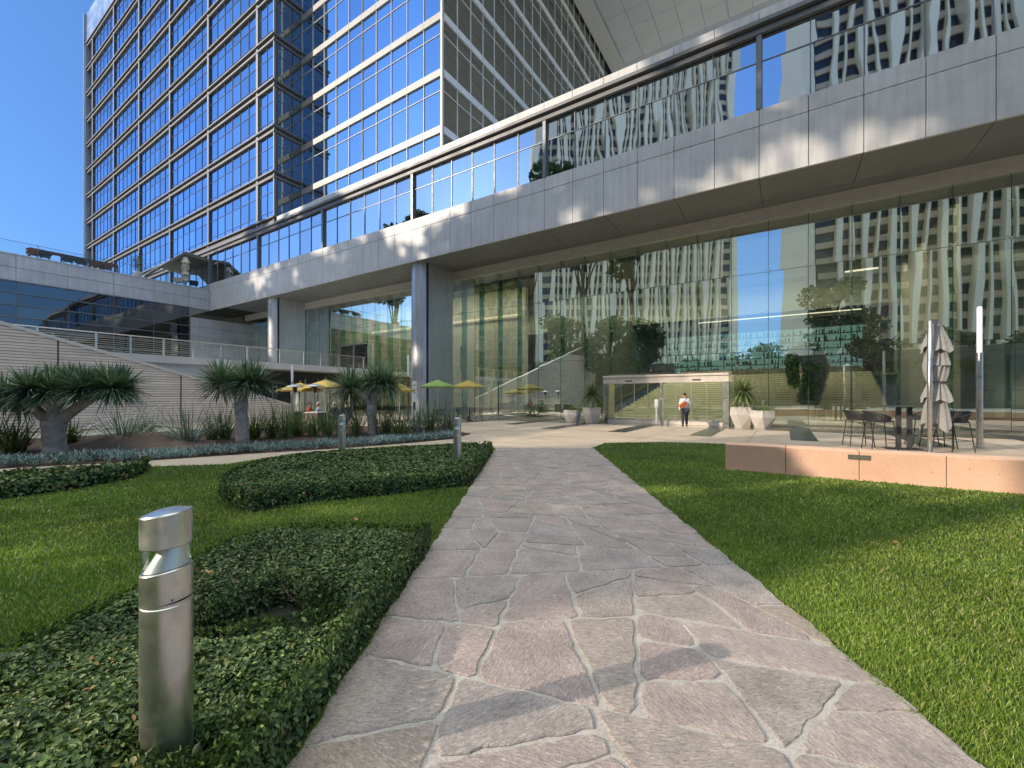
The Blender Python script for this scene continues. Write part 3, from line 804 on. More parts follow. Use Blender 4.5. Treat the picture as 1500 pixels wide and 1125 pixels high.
# roof, body and soffit
b = MB(); b.box(XA1+.3, XR, YB+.3, 40, ZW0, 19.2); PB(b, 'body', M['panel_dim'])
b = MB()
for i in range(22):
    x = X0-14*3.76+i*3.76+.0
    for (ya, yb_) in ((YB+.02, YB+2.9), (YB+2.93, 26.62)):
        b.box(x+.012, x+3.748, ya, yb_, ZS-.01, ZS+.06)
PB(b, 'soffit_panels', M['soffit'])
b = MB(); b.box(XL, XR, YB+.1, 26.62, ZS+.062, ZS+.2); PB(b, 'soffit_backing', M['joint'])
# window ribbon: one bay of six panes between column covers
wn = bay_mesh(BAY-.22, ZW1-ZW0, 6, [ZTR-ZW0], M['winbeam'], M['mull'], depth=.05)
for k in range(-9, 3):
    if X0+k*BAY > XR: continue
    place_bay(*wn, X0+k*BAY+.11, YB+.14, ZW0, 0, br, BO)
for k in range(-9, 3): PB(MB().box(X0+k*BAY-.10, X0+k*BAY+.10, YB-.06, YB+.2, ZW0+.003, ZW1), 'column_cover', M['mull'])

# ------------------------------------------------------------------ round-nosed piers
M['pier'] = panel_mat('pier_metal', (.52, .53, .56), .36, .6, .05)
def pier(xc, label):
    o = empty('pier', (xc, 25, 0), 0, label, 'pier', None)
    w = .86; zz = [0, 2.9, 5.5, 8.1, ZS-.012]
    nose = MB(); side = MB()
    for j in range(4):
        za, zb = zz[j]+.012, zz[j+1]-.0
        pts = [(w*math.cos(a), -1.15-w+ w - w*math.sin(a) + .0) for a in [math.pi*k/28 for k in range(29)]]
        pts = [(w*math.cos(math.pi*k/28), -1.1-w*math.sin(math.pi*k/28)) for k in range(29)]
        nose.prism(list(reversed(pts)), za, zb)
        side.box(-w+.004, w-.004, -1.088, 1.45, za, zb)
    smooth_by_angle(nose.build('nose', M['pier'], o)); side.build('shaft', M['pier'], o)
    MB().box(-w+.03, w-.03, -1.5, 1.4, 0, ZS-.02).build('joint_backing', M['joint'], o)
    return o
pier(-23.65, 'nearer round-nosed metal pier, with the vertical white banner in front of its foot')
pier(-44.6, 'farther round-nosed metal pier, behind the raised terrace railing')

# ------------------------------------------------------------------ glass lobby
YG = 26.5; ZG = 11.05; GM = 1.76; GX0 = -2.5
lob = empty('glass_lobby', (-15, YG, 0), 0, 'tall green-tinted frameless glass lobby wall beneath the bridge block', 'building')
LO = Vector(lob.location)
def PL(b, name, m, parent=lob, off=LO, **k): return P(b, name, m, parent, off, **k)
MB().box(-56.9, 26, YG-.06, YG+.25, ZG, ZS-.012).xf(Matrix.Translation(-LO)).build('header_band', M['band'], lob)
joints = [0.0, 4.05, 8.3, ZG]
def pane(name, x0, x1, z0, z1, seed):
    r = random.Random(seed); b = MB(); t = r.uniform(-.0018, .0018)
    b.quad((x0+.008-x0, t, 0), (x1-x0-.008, -t, 0), (x1-x0-.008, -t, z1-z0-.012), (x0+.008-x0, t, z1-z0-.012))
    o = b.build(name, M['glass'], lob); o.location = Vector((x0, YG, z0+.006))-LO; return o
ks = list(range(-31, 15)); s_ = 0
spid = MB()
small = MB()
for k in ks:
    x0 = GX0+k*GM; x1 = x0+GM
    for j in range(3):
        z0, z1 = joints[j], joints[j+1]
        if -9.7 < x0+.4 < -2.7 and j == 0: z0 = 3.05
        s_ += 1
        if x0 > -30.5 or j == 2 and x0 > -34: pane('glass_pane', x0, x1, z0, z1, s_)
        else:
            small.quad((x0+.008, YG, z0+.006), (x1-.008, YG, z0+.006), (x1-.008, YG, z1-.006), (x0+.008, YG, z1-.006))
small.xf(Matrix.Translation(-LO)); o = small.build('glass_pane', M['glass'], lob); tag(o, None, None, None, 'stuff')
fin = bpy.data.meshes.new('glass_fin'); fb = MB(); fb.box(-.014, .014, .06, .62, 0, ZG-.05); fin.from_pydata(fb.v, [], fb.f); fin.materials.append(M['glassfin']); fin.update()
fb = MB()
for z in (4.05, 8.3):
    for sx in (-1, 1):
        for sz in (-1, 1): fb.bar((0, -.03, z), (sx*.12, -.03, z+sz*.12), .018)
    fb.box(-.025, .025, -.06, .10, z-.05, z+.05)
for z in (1.35, 6.2, 9.9): fb.box(-.10, .10, -.02, .03, z-.012, z+.012)
spm = bpy.data.meshes.new('spider_fitting'); spm.from_pydata(fb.v, [], fb.f); spm.materials.append(M['chrome']); spm.update()
je = bpy.data.meshes.new('glass_joint'); fb = MB(); fb.box(-.010, .010, -.012, .012, 0, ZG)
je.from_pydata(fb.v, [], fb.f); je.materials.append(mat('silicone_joint', (.02, .05, .04), .5)); je.update()
for k in ks:
    x = GX0+k*GM
    f = bpy.data.objects.new('glass_fin', fin); link(f, lob); f.location = Vector((x, YG, 0.02))-LO
    if -9.6 < x < -2.4:
        f.location.z = 3.05; f.scale = (1, 1, (ZG-3.05)/ZG)
    q = bpy.data.objects.new('spider_fitting', spm); link(q, f)
    if -9.6 < x < -2.4: q.location = (0, 0, -3.05*ZG/(ZG-3.05)); q.scale = (1, 1, ZG/(ZG-3.05))
    q2 = bpy.data.objects.new('glass_joint', je); link(q2, f)
b = MB()
for z in (4.05, 8.3): b.box(-56, 24, YG-.008, YG+.008, z-.009, z+.009)
PL(b, 'joint_line', mat('silicone_line', (.03, .06, .05), .5))
b = MB().box(-56, -9.6, YG-.04, YG+.04, 0.01, .07).box(-2.4, 24, YG-.04, YG+.04, .01, .07); PL(b, 'sill_channel', M['steel'])
# interior shell
def glow_mat(name, col, s):
    t = NT(name); e = t.n('ShaderNodeEmission'); e.inputs['Color'].default_value = (*col, 1); e.inputs['Strength'].default_value = s; return t.done(e)
b = MB().box(-57, 26, 26.7, 60, -.05, .003); PL(b, 'floor', M['floorin'])
b = MB().box(-57, 26, 26.8, 44, ZS-.3, ZS-.01).box(-57, 26, 44, 62, 9.3, 9.6).box(-57, 26, 43.7, 43.99, 9.0, ZS-.31).box(-57, -13.7, 59, 59.3, 0, 11.4).box(7.71, 26, 57, 57.3, 0, 11.4).box(25.6, 25.9, 26.8, 57, 0, 11.4); PL(b, 'ceiling', M['ceil'])
b = MB()                                                         # left stone wall with slit openings
YW = 32.6; slits = [(-33.2, 5.6, 8.0), (-31.3, 2.6, 5.0), (-29.6, .5, 2.9), (-27.0, 4.2, 6.6), (-24.6, .6, 2.4), (-22.6, 2.7, 4.8), (-36, 2.6, 5), (-39, 5, 7)]
xs = sorted(slits); xc = -56.0
for (sx, z0, z1) in xs:
    b.box(xc, sx-.16, YW, YW+.5, .55, ZS-.3); b.box(sx-.16, sx+.16, YW, YW+.5, .55, z0); b.box(sx-.16, sx+.16, YW, YW+.5, z1, ZS-.3); xc = sx+.16
b.box(xc, -19.6, YW, YW+.5, .55, ZS-.3)
PL(b, 'stone_wall', M['instone'])
b = MB().box(-56, -19.7, YW+.05, YW+.4, .003, .55); b.box(-56, -19.8, YW+.6, YW+.7, .1, 10); PL(b, 'wall_base', M['darkwall'])
b = MB().box(-20.2, -13.4, 38, 38.4, .003, ZS-.3).box(-13.6, -13.3, 38.4, 58, 0, 9.3).box(-13.3, 8, 57.6, 57.8, 3.5, 3.6); PL(b, 'dark_core_wall', mat('core_wall', (.10, .115, .10), .5))
# warm cove of light on the ceiling edge
b = MB().box(-40, -19.8, YW-.35, YW-.30, 8.9, 9.05); PL(b, 'cove_strip', glow_mat('cove_lamp', (1, .80, .52), 1.6))
b = MB().box(7.2, 7.7, 29.2, 58, .003, ZS-.3); PL(b, 'side_wall', M['sidestone'])
b = MB().box(7.71, 26, 29.2, 29.6, .62, ZS-.3); PL(b, 'marble_wall', M['marble'])
b = MB().box(7.72, 26, 29.25, 29.5, .003, .62); b.box(12.0, 12.5, 29.17, 29.198, .63, 3.2); PL(b, 'wall_base', M['darkwall'])
# the great stair
b = MB(); n = 20
for i in range(n):
    y = 32.2+i*.46; z = 3.5/n*i; xa = -11.5 - .0*i; b.box(-11.5+(i*.16), 5.4, y, y+.47 if i < n-1 else 43, .004, z+3.5/n)
PL(b, 'stair', M['ivory'])
b = MB()
for i in range(n):
    y = 32.2+i*.46; z = 3.5/n*(i+1); b.box(-11.5+(i*.16), 5.4, y-.004, y+.03, z-.03, z+.004)
PL(b, 'stair_nosing', mat('stair_nosing', (.25, .23, .17), .6))
b = MB()
for i in range(6): b.box(-9, 5.4, 43.6+i*.5, 44.1+i*.5 if i < 5 else 57.5, 3.5, 3.5+.12*(i+1))
b.box(-13.3, 7.2, 43, 58, 3.3, 3.499); PL(b, 'upper_landing', M['darkstair'])
b = MB()
for xa in (-8.3, 5.5):
    b.tube([(xa-3.2 if xa < 0 else xa, 32.0, 1.0), (xa, 42.0, 4.4), (xa, 44, 4.5)], .035, 8)
    for i in range(6): b.bar((xa-3.2+.64*i if xa < 0 else xa, 32.2+i*2, .2+.68*i), (xa-3.2+.64*i if xa < 0 else xa, 32.2+i*2, 1.05+.68*i), .03)
b.quad((-12.4, 32, 0.2), (-12.4, 32, 1.6), (-8.9, 42.5, 5.1), (-8.9, 42.5, 3.6))
PL(b, 'stair_handrail', M['darkgrey'])
b = MB().box(-11, 7.1, 44.2, 44.6, 8.1, 9.29).box(-8, 5, 43.9, 44.15, 8.3, 8.5); PL(b, 'dark_bulkhead', M['darkwall'])
b = MB().box(-7, 5.2, 43.84, 43.9, 8.62, 8.70).box(-1.5, 2.0, 35.9, 36.0, 11.2, 11.3).box(3.6, 5.4, 38, 38.1, 10.4, 10.5); PL(b, 'light_slot', glow_mat('slot_lamp', (1, .90, .62), 2.2))
b = MB()  # lamp rows added to brighten the lobby, kept out of sight
for i in range(15):
    for yy in (29.2, 35.5, 40): b.box(-44+i*3.4, -41.5+i*3.4, yy, yy+.45, ZS-.335, ZS-.302)
PL(b, 'added_fill_lamp', glow_mat('added_fill_lamp', (1, .92, .66), 48))
b = MB()  # added plates that hide the fill lamps from the front
for yy in (29.1, 35.4, 39.9): b.box(-45, 11, yy, yy+.06, ZS-.75, ZS-.301)
PL(b, 'added_lamp_baffle', M['ceil'])
b = MB().box(5.3, 7.1, 44.0, 44.3, 3.5, 9.3); PL(b, 'dark_jamb', M['darkwall'])
# gridded window wall at the back, shelves of glass objects against a panel that glows in place of daylight
b = MB()
for i in range(15): b.box(-13.2+i*1.4-.04, -13.2+i*1.4+.04, 57.0, 57.15, 3.6, 9.3)
for j in range(8): b.box(-13.2, 6.9, 56.9, 57.2, 3.7+j*.78, 3.78+j*.78)
PL(b, 'window_grid', mat('shelf_metal', (.50, .58, .54), .5))
b = MB(); rr = random.Random(12)
for j in range(7):
    x = -13
    while x < 6.6:
        w = rr.uniform(.06, .22); h = rr.uniform(.15, .6)
        if rr.random() < .62: b.box(x, x+w, 56.95, 57.12, 3.781+j*.78, 3.79+j*.78+h)
        x += w+rr.uniform(.02, .22)
PL(b, 'shelf_objects', island_mat('shelf_objects', [(0, (.10, .20, .19)), (.4, (.30, .46, .42)), (.8, (.62, .74, .66)), (1, (.75, .66, .45))], .5))
b = MB().quad((-13.2, 57.3, 3.6), (7, 57.3, 3.6), (7, 57.3, 9.3), (-13.2, 57.3, 9.3)); PL(b, 'back_glow_panel', glow_mat('daylight_glow', (.42, .72, .62), .55))

# entrance vestibule
ent = empty('entrance_vestibule', (-6, 25.9, 0), 0, 'projecting metal-framed entrance with sliding glass doors in the lobby wall', 'entrance')
EO = Vector(ent.location)
def PE(b, name, m, parent=ent, off=EO, **k): return P(b, name, m, parent, off, **k)
EX0, EX1, EY, EZ = -9.5, -2.5, 25.3, 2.86
b = MB().box(EX0, EX1, EY-.18, YG-.02, EZ-.10, EZ+.02).box(EX0, EX1, EY-.10, EY+.12, EZ-.46, EZ-.103); PE(b, 'canopy', M['trim'], bevel=.01)
for xa_ in (EX0+.005, EX1-.30): PE(MB().box(xa_, xa_+.295, EY-.06, YG-.03, 0.01, EZ-.47), 'side_frame', M['steel'])
b = MB().box(EX0+.31, EX1-.31, EY-.07, EY+.09, .01, .20); PE(b, 'threshold', M['trim'])
b = MB().box(-6.06, -5.94, EY-.12, EY+.12, .21, EZ-.47); PE(b, 'centre_post', M['steel'])
for i, x in enumerate([-7.9, -4.1]):
    MB().box(x-.22+6, x+.22+6, EY-.125-25.9, EY-.103-25.9, EZ-.36, EZ-.29).build('door_sensor', M['black'], ent)
dw = (EX1-EX0-.62)/8
for i in range(8):
    x = EX0+.31+i*dw
    if i in (3,) : x -= .0
    d = MB().quad((0, 0, .02), (dw-.01, 0, .02), (dw-.01, 0, 2.15), (0, 0, 2.15)); o = d.build('door_panel', M['doorglass'], ent); o.location = Vector((x, EY+.03, .2))-EO
    f_ = MB().box(-.015, .02, -.02, .02, 0, 2.18).box(0, dw-.01, -.02, .02, 0, .09); f_.build('door_frame', M['steel'], o)
b = MB().box(-6.30, -6.10, EY-.42, EY-.30, 1.0, 1.45).box(-6.24, -6.16, EY-.40, EY-.32, .01, 1.0); PE(b, 'access_post', M['white'], bevel=.02)
b = MB().box(-5.90, -5.76, EY-.40, EY-.30, 1.05, 1.50).box(-5.87, -5.79, EY-.38, EY-.32, .01, 1.05); PE(b, 'access_post', M['steel'], bevel=.01)

# reception desk and bonsai, topiary, people inside are separate things
def lobj(name, label, cat, loc, rz=0, group=None): return empty(name, loc, rz, label, cat, group)
dk = lobj('reception_desk', 'long low pale reception desk behind the glass, left of the entrance', 'desk', (-17.6, 29.6, 0))
MB().box(-2.9, 2.9, -.4, .4, .12, 1.0).box(-3.0, 3.0, -.5, .5, 1.01, 1.06).build('counter', mat('desk_stone', (.42, .42, .32), .4), dk, bevel=.02)
MB().box(-2.7, 2.7, -.3, .3, .0, .119).build('plinth', M['darkwall'], dk)
MB().box(.2, 2.6, .42, .9, .3, 1.45).build('back_counter', mat('desk_panel', (.30, .30, .22), .5), dk)
bz = lobj('bonsai', 'small bonsai in a dark dish on a grey-green cabinet behind the lobby glass', 'bonsai', (xw(751, 28.4), 28.4, 1.12))
MB().lathe([(.16, 0), (.26, .10), (.28, .12), (.05, .13)], seg=18).build('dish', M['black'], bz)
MB().tube([(0, 0, .1), (.06, 0, .25), (-.04, .02, .4), (.05, 0, .55)], [.05, .04, .03, .02], 8).build('trunk', M['bark_dark'], bz)
rng = np.random.default_rng(9)
C = np.concatenate([rng.normal(size=(260, 3))*np.array([.16, .12, .035])+np.array(c) for c in ((.18, 0, .58), (-.2, 0, .46), (.05, 0, .7))])
v, f = leaves_np(C, rng.normal(size=C.shape)+np.array([0, 0, 1.]), np.full(len(C), .06), rng); np_mesh('foliage', v, [f], M['treeleaf'], bz)
cb = lobj('cabinet', 'small grey-green cabinet standing behind the lobby glass under the bonsai', 'cabinet', (xw(751, 28.4), 28.4, 0))
MB().box(-.62, .62, -.4, .4, .05, 1.07).build('carcass', mat('cabinet_green', (.22, .30, .29), .5), cb, bevel=.01); MB().box(-.66, .66, -.44, .44, 1.071, 1.115).build('top', M['darkgrey'], cb)
# ivy-covered sculpture in a bowl on the stair
tp = lobj('ivy_sculpture', 'tall curving ivy-covered sculpture rising from a stone bowl on the lobby stair', 'plant', (1.55, 35.2, .95))
def blob_leaves(path, n, size, rng, m, parent, name='foliage'):
    pts = np.array([p[:3] for p in path]); rad = np.array([p[3] for p in path])
    t = rng.uniform(0, len(path)-1.001, n); i = t.astype(int); fr = (t-i)[:, None]
    c = pts[i]*(1-fr)+pts[i+1]*fr; r = rad[i]*(1-fr[:, 0])+rad[i+1]*fr[:, 0]
    d = rng.normal(size=(n, 3)); d /= np.linalg.norm(d, axis=1, keepdims=True)
    C = c+d*(r*rng.uniform(.86, 1.05, n))[:, None]; v, f = leaves_np(C, d+rng.normal(size=(n, 3))*.35, size*rng.uniform(.7, 1.3, n), rng); return np_mesh(name, v, [f], m, parent)
pa = [(-.1, 0, -.15, .62), (-.2, 0, .5, .68), (.05, 0, 1.3, .7), (.2, 0, 2.1, .75), (.15, 0, 2.9, .8), (-.1, 0, 3.6, .72), (-.5, 0, 3.95, .45), (-.95, 0, 3.6, .4), (-1.15, 0, 3.0, .42), (-1.1, 0, 2.3, .38), (-1.0, 0, 1.5, .35)]
blob_leaves(pa, 7000, .16, np.random.default_rng(5), M['ivy'], tp)
MB().tube([p[:3] for p in pa[:7]], [p[3]*.82 for p in pa[:7]], 12).tube([p[:3] for p in pa[6:]], [p[3]*.8 for p in pa[6:]], 12).build('inner_frame', M['hedgecore'], tp)
bw = MB().lathe([(.5, -.9), (1.1, -.7), (1.6, -.1), (1.65, .05), (1.5, .05), (.2, -.2)], seg=28).build('bowl', M['ivory'], tp, smooth=True)
ub = lobj('tilted_parasol', 'black angular parasol-like sculpture tilted on the upper lobby landing', 'sculpture', (xw(1268, 44), 44, 3.6))
bb = MB(); pts = [(-1.3, 0, 2.0), (-.6, 0, 2.75), (.9, 0, 2.2), (1.5, 0, 1.9), (1.2, 0, .9), (.2, .1, .9), (-.9, 0, 1.3)]
bb.poly(pts).poly([(p[0], .25, p[2]) for p in reversed(pts)])
for i in range(len(pts)):
    a, c_ = pts[i], pts[(i+1) % len(pts)]; bb.quad((a[0], 0, a[2]), (c_[0], 0, c_[2]), (c_[0], .25, c_[2]), (a[0], .25, a[2]))
bb.build('canopy', M['black'], ub); MB().bar((.9, .1, 1.6), (.2, .1, 0), .08).bar((1.1, .1, 1.7), (1.6, .1, 0), .08).build('stand', M['black'], ub)

# ------------------------------------------------------------------ terrace building on the left
XT = -57.0; ZC = 14.2
tb = empty('terrace_building', (XT-10, 12, 0), 0, 'low grey panelled building at left with dark strip windows and a roof terrace', 'building')
QO = Vector(tb.location)
def PT(b, name, m, parent=tb, **k): return P(b, name, m, parent, QO, **k)
b = MB().box(-95, XT-.15, -25, 22.6, 0, ZC-.2); b.box(-95, XT-.15, 22.61, 40, 0, ZS-.02); PT(b, 'body', M['windark'])
b = MB(); y = -21.3
while y < 22.6:
    y1 = min(y+3.22, 22.64); b.box(XT-.12, XT+.02, y+.012, y1-.012, ZS, 12.95); b.box(XT-.12, XT+.02, y+.012, y1-.012, 12.98, 14.05); y += 3.22
b.box(XT-.45, XT+.07, -25, 22.64, 14.07, ZC)
y = 20.7
for (ya, yb_) in ((20.72, 22.9), (22.92, 25.2), (25.22, 27.6)):
    for j in range(11): b.box(XT-.12, XT+.02, ya, yb_, .1+j*1.06+.01, .1+(j+1)*1.06-.01) if .1+(j+1)*1.06 < ZS else None
PT(b, 'wall_panels', M['panel_dim'])
b = MB(); r = random.Random(4)
for i in range(14):
    ya = 20.6-(i+1)*3.22
    for j in range(8):
        za = 3.4+j*1.045; t = r.uniform(-.006, .006); b.quad((XT-.06+t, ya+.02, za), (XT-.06-t, ya+3.2, za), (XT-.06-t, ya+3.2, za+1.04), (XT-.06+t, ya+.02, za+1.04))
PT(b, 'strip_window', M['winstrip'])
b = MB()
for j in range(9): b.box(XT-.05, XT+.12, -24, 20.6, 3.4+j*1.045-.035, 3.4+j*1.045+.035)
for i in range(14): b.box(XT-.06, XT+.0, 20.6-i*3.22-.02, 20.6-i*3.22+.02, 3.4, ZS)
PT(b, 'mullion', M['mull'])
# terrace parapet glass and what stands on the roof
tg = empty('glass_balustrade', (XT-.2, 8, ZC), 0, 'frameless glass balustrade along the roof terrace edge', 'railing')
for i in range(14):
    ya = 21.9-(i+1)*3.22-8
    o = MB().quad((0, ya+.02, 0), (0, ya+3.2, 0), (0, ya+3.2, 1.12), (0, ya+.02, 1.12)).build('glass_panel', M['railglass'], tg)
    MB().box(-.02, .02, ya-.015, ya+.025, 0, 1.16).build('post', M['mull'], tg)
MB().box(-.02, .02, -23, 13.9, 1.125, 1.15).build('top_rail', M['mull'], tg)
def tz(px, py, x):                                                # height of a surveyed point on a plane of constant X
    u = (px-750)/F; d = x/(V[0]+u*RT[0]); return H_CAM+(HZ-py)/F*d
bar_ = empty('roof_bar_rail', (XT-2.2, 11, ZC), 0, 'long brown bar counter rail on posts on the roof terrace', 'counter')
y0, y1 = yw(42, XT-2.2), yw(172, XT-2.2); za = tz(44, 361, XT-2.2)-ZC; 
MB().box(-.2, .2, y0-11, y1-11, za-.35, za-.12).build('counter_top', M['wood'], bar_)
for t in (0, .34, .66, 1): MB().box(-.06, .06, y0-11+(y1-y0)*t-.06, y0-11+(y1-y0)*t+.06, -.1, za-.36).build('leg', M['wood'], bar_)
def rchair(rz_, loc, label, m=M['wood']):
    o = empty('terrace_chair', loc, rz_, label, 'chair', 'woven armchairs along the roof terrace')
    MB().box(-.3, .3, -.3, .3, .38, .46).build('seat', m, o); b = MB()
    b.prism([(-.36, .26), (.36, .26), (.42, .36), (-.42, .36)], .47, 1.0); b.box(-.42, -.34, -.3, .3, .6, .72); b.box(.34, .42, -.3, .3, .6, .72); b.build('backrest', m, o)
    for sx in (-.27, .27):
        for sy in (-.27, .27): MB().bar((sx, sy, 0), (sx*.95, sy*.95, .38), .05).build('leg', m, o)
    return o
for i, (px, lb) in enumerate([(49, 'leftmost brown woven chair at the roof terrace edge'), (66, 'second roof terrace chair from the left, dark and wide'), (100, 'third roof terrace chair from the left, at the middle of the bar rail'), (119, 'fourth roof terrace chair from the left, dark with low arms'), (143, 'fifth roof terrace chair, reddish brown, near the right end of the rail'), (157, 'rightmost roof terrace chair, reddish brown, at the end of the bar rail')]):
    rchair(R(90), (XT-.9, yw(px, XT-.9), ZC+.0), lb, M['wood'] if i in (0, 4, 5) else M['darkgrey'])
cp = empty('terrace_canopy', (XT-3, 18.4, ZC), 0, 'dark grey folded canopy roof over the terrace corner', 'canopy')
cy0, cyp, cy1 = yw(210, XT-1.2), yw(288, XT-1.2), yw(331, XT+.2)
zp = tz(288, 373, XT-1.2); zl = tz(210, 404, XT-1.2); zr = tz(331, 386, XT+.2)
CPO = Vector(cp.location)
b = MB(); A = [(XT-.8, cy0, zl), (XT-1.0, cyp-1.2, zp), (XT-.4, cy1+1.0, zr)]; Bk = [(XT-9, cy0, zl-.3), (XT-9, cyp-1, zp-.2), (XT-9, cy1+1, zr-.2)]
for i in range(2):
    b.quad(A[i], A[i+1], Bk[i+1], Bk[i])
    b.quad((A[i][0], A[i][1], A[i][2]-.32), (Bk[i][0], Bk[i][1], Bk[i][2]-.32), (Bk[i+1][0], Bk[i+1][1], Bk[i+1][2]-.32), (A[i+1][0], A[i+1][1], A[i+1][2]-.32))
    b.quad(A[i], (A[i][0], A[i][1], A[i][2]-.32), (A[i+1][0], A[i+1][1], A[i+1][2]-.32), A[i+1])
P(b, 'roof_sheet', mat('canopy_grey', (.14, .14, .13), .6), cp, CPO)
for yy in (cy0+.4, cyp-1.2, cy1-.6): P(MB().box(XT-1.2, XT-1.05, yy, yy+.15, ZC-.1, zl-.5 if yy < cyp-2 else zp-.5), 'post', M['darkgrey'], cp, CPO)
def closed_umbrella(loc, h, w, label, mc, pole_side=None, group=None, seed=1, pr=.03, zb=.9):
    """furled canopy: a pleated core tied in the middle, with loose hems hanging over each other"""
    o = empty('closed_umbrella', loc, 0, label, 'umbrella', group); r = random.Random(seed)
    b = MB(); seg = 96
    ph = [r.uniform(0, 6.28) for _ in range(6)]
    def tier(z0, z1, r0, r1, jag, rings=14, amp=.26, nf=6):
        n0 = len(b.v)
        for i in range(rings+1):
            t = i/rings; z = z0+(z1-z0)*t; base = r0+(r1-r0)*t**1.3
            for k in range(seg):
                a = 2*math.pi*k/seg
                s = abs(math.sin(a*nf/2+ph[0]+t*.9))**.7-.5
                fold = 1+amp*(.35+.65*t)*s*1.7+.08*math.sin(a*13+ph[1]+t*4)+.10*math.sin(a*2+ph[2]+t*3)
                rr = base*fold; zz = z-(jag*t*t*(.5+.5*math.sin(a*nf+ph[3])+.35*math.sin(a*3+ph[4])))
                b.v.append((rr*math.cos(a), rr*math.sin(a)*.82, zz))
        for i in range(rings):
            for k in range(seg):
                k2 = (k+1) % seg; b.f.append((n0+i*seg+k, n0+(i+1)*seg+k, n0+(i+1)*seg+k2, n0+i*seg+k2))
    L_ = h-zb; R_ = w*.5
    tier(h, h-.05, .02, R_*.40, 0, 3, .05)
    tier(h-.05, h-.24*L_, R_*.40, R_*.98, .05*L_, 12)
    tier(h-.18*L_, h-.42*L_, R_*.50, R_*.84, 0, 12)
    tier(h-.42*L_, h-.58*L_, R_*.84, R_*.56, 0, 8)
    tier(h-.58*L_, h-.74*L_, R_*.56, R_*.96, .04*L_, 10)
    tier(h-.68*L_, h-.98*L_, R_*.55, R_*.88, .07*L_, 12, .34, 5)
    b.build('canopy', mc, o, smooth=True)
    return o
x = XT-1.0; y = yw(271.5, x); um = closed_umbrella((x, y, ZC), tz(271, 376, x)-ZC, .95, 'closed cream umbrella standing on the roof terrace under the canopy edge', M['umbcream'], zb=.7)
MB().tube([(0, 0, 0), (0, 0, 2.6)], .04, 8).build('pole', M['white'], um)
x = XT-.8; y = yw(326, x); um = closed_umbrella((x, y, ZC), tz(326, 392, x)-ZC, .95, 'closed black umbrella at the inner corner of the roof terrace', M['black'], zb=.3, seed=4)
MB().tube([(0, 0, 0), (0, 0, 2.0)], .04, 8).build('pole', M['darkgrey'], um)
for (px, lb) in ((262, 'lounge chair with pale cushion under the terrace canopy'), (284, 'dark lounge chair beside the cream umbrella on the terrace')):
    x = XT-.9; rchair(R(70), (x, yw(px, x), ZC), lb, M['umbcream'] if px < 270 else M['black'])
pt = empty('potted_tree', (XT-1.0, yw(202, XT-1.0), ZC), 0, 'small feathery potted tree on the roof terrace', 'tree')
MB().lathe([(.3, 0), (.4, .7), (.36, .7), (.05, .6)], seg=16).build('pot', M['conc'], pt); MB().tube([(0, 0, .6), (.05, 0, 1.3), (0, 0, 2.4)], [.05, .04, .01], 6).build('trunk', M['bark_dark'], pt)
C = rng.normal(size=(420, 3))*np.array([.32, .32, .5])+np.array([0, 0, 1.75]); v, f = leaves_np(C, rng.normal(size=C.shape), np.full(len(C), .17), rng, aspect=.25); np_mesh('foliage', v, [f], M['strap'], pt)

# ------------------------------------------------------------------ raised terrace deck, railing, striped stair wall
XD = -30.6; ZD = 4.0
dkk = empty('raised_terrace', (XD-10, 12, 0), 0, 'raised concrete terrace with a plain retaining wall behind the striped stair wall', 'terrace')
DO = Vector(dkk.location)
b = MB().box(-56.8, XD+.1, -20, 13.2, .0, ZD-.45); P(b, 'retaining_wall', M['conc'], dkk, DO)
b = MB().box(-56.8, XD+.25, -20, 13.2, ZD-.44, ZD).box(-56.8, XD+.25, 13.21, 24.1, ZD-.44, ZD); P(b, 'deck_slab', M['conc'], dkk, DO)
rail = empty('terrace_railing', (XD, 10, ZD), 0, 'steel post-and-cable railing along the raised terrace edge', 'railing')
ys = [-2.0, .4, 2.6, 4.8] + [6.9, 8.3, 9.8, 11.3, 12.8, 14.4, 16.6, 18.4, 19.8, 21.4, 23.8]
for yy in ys:
    MB().box(-.05, .05, yy-10-.04, yy-10+.04, 0, 1.02).build('post', M['steel'], rail, bevel=.006)
MB().tube([(0, -12, 1.0), (0, 14, 1.0)], .028, 8).build('handrail', M['steel'], rail)
b = MB()
for j in range(8): b.tube([(0, -12, .1+j*.11), (0, 14, .1+j*.11)], .006, 4)
b.build('cables', M['steel'], rail)
# striped board-marked stair wall: real grooves every 9 cm
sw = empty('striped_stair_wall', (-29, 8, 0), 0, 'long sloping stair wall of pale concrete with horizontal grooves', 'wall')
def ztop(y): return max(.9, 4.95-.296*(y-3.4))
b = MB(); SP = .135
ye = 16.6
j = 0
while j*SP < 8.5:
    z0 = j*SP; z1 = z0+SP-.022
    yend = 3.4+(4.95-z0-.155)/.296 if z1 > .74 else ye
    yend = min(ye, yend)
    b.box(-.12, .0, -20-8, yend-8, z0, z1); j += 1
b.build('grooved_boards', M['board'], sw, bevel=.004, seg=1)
q = [(-20, ztop(-20)), (ye, ztop(ye))]
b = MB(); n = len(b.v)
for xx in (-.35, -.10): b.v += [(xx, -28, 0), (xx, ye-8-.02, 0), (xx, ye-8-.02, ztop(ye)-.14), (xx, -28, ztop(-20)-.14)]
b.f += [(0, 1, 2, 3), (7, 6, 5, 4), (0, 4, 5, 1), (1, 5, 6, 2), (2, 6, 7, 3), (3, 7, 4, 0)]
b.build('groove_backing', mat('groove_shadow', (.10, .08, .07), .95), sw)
b = MB()
for (xx) in (-.37, .035): b.v += [(xx, -28, ztop(-20)-.15), (xx, ye-8+.03, ztop(ye)-.15), (xx, ye-8+.03, ztop(ye)), (xx, -28, ztop(-20))]
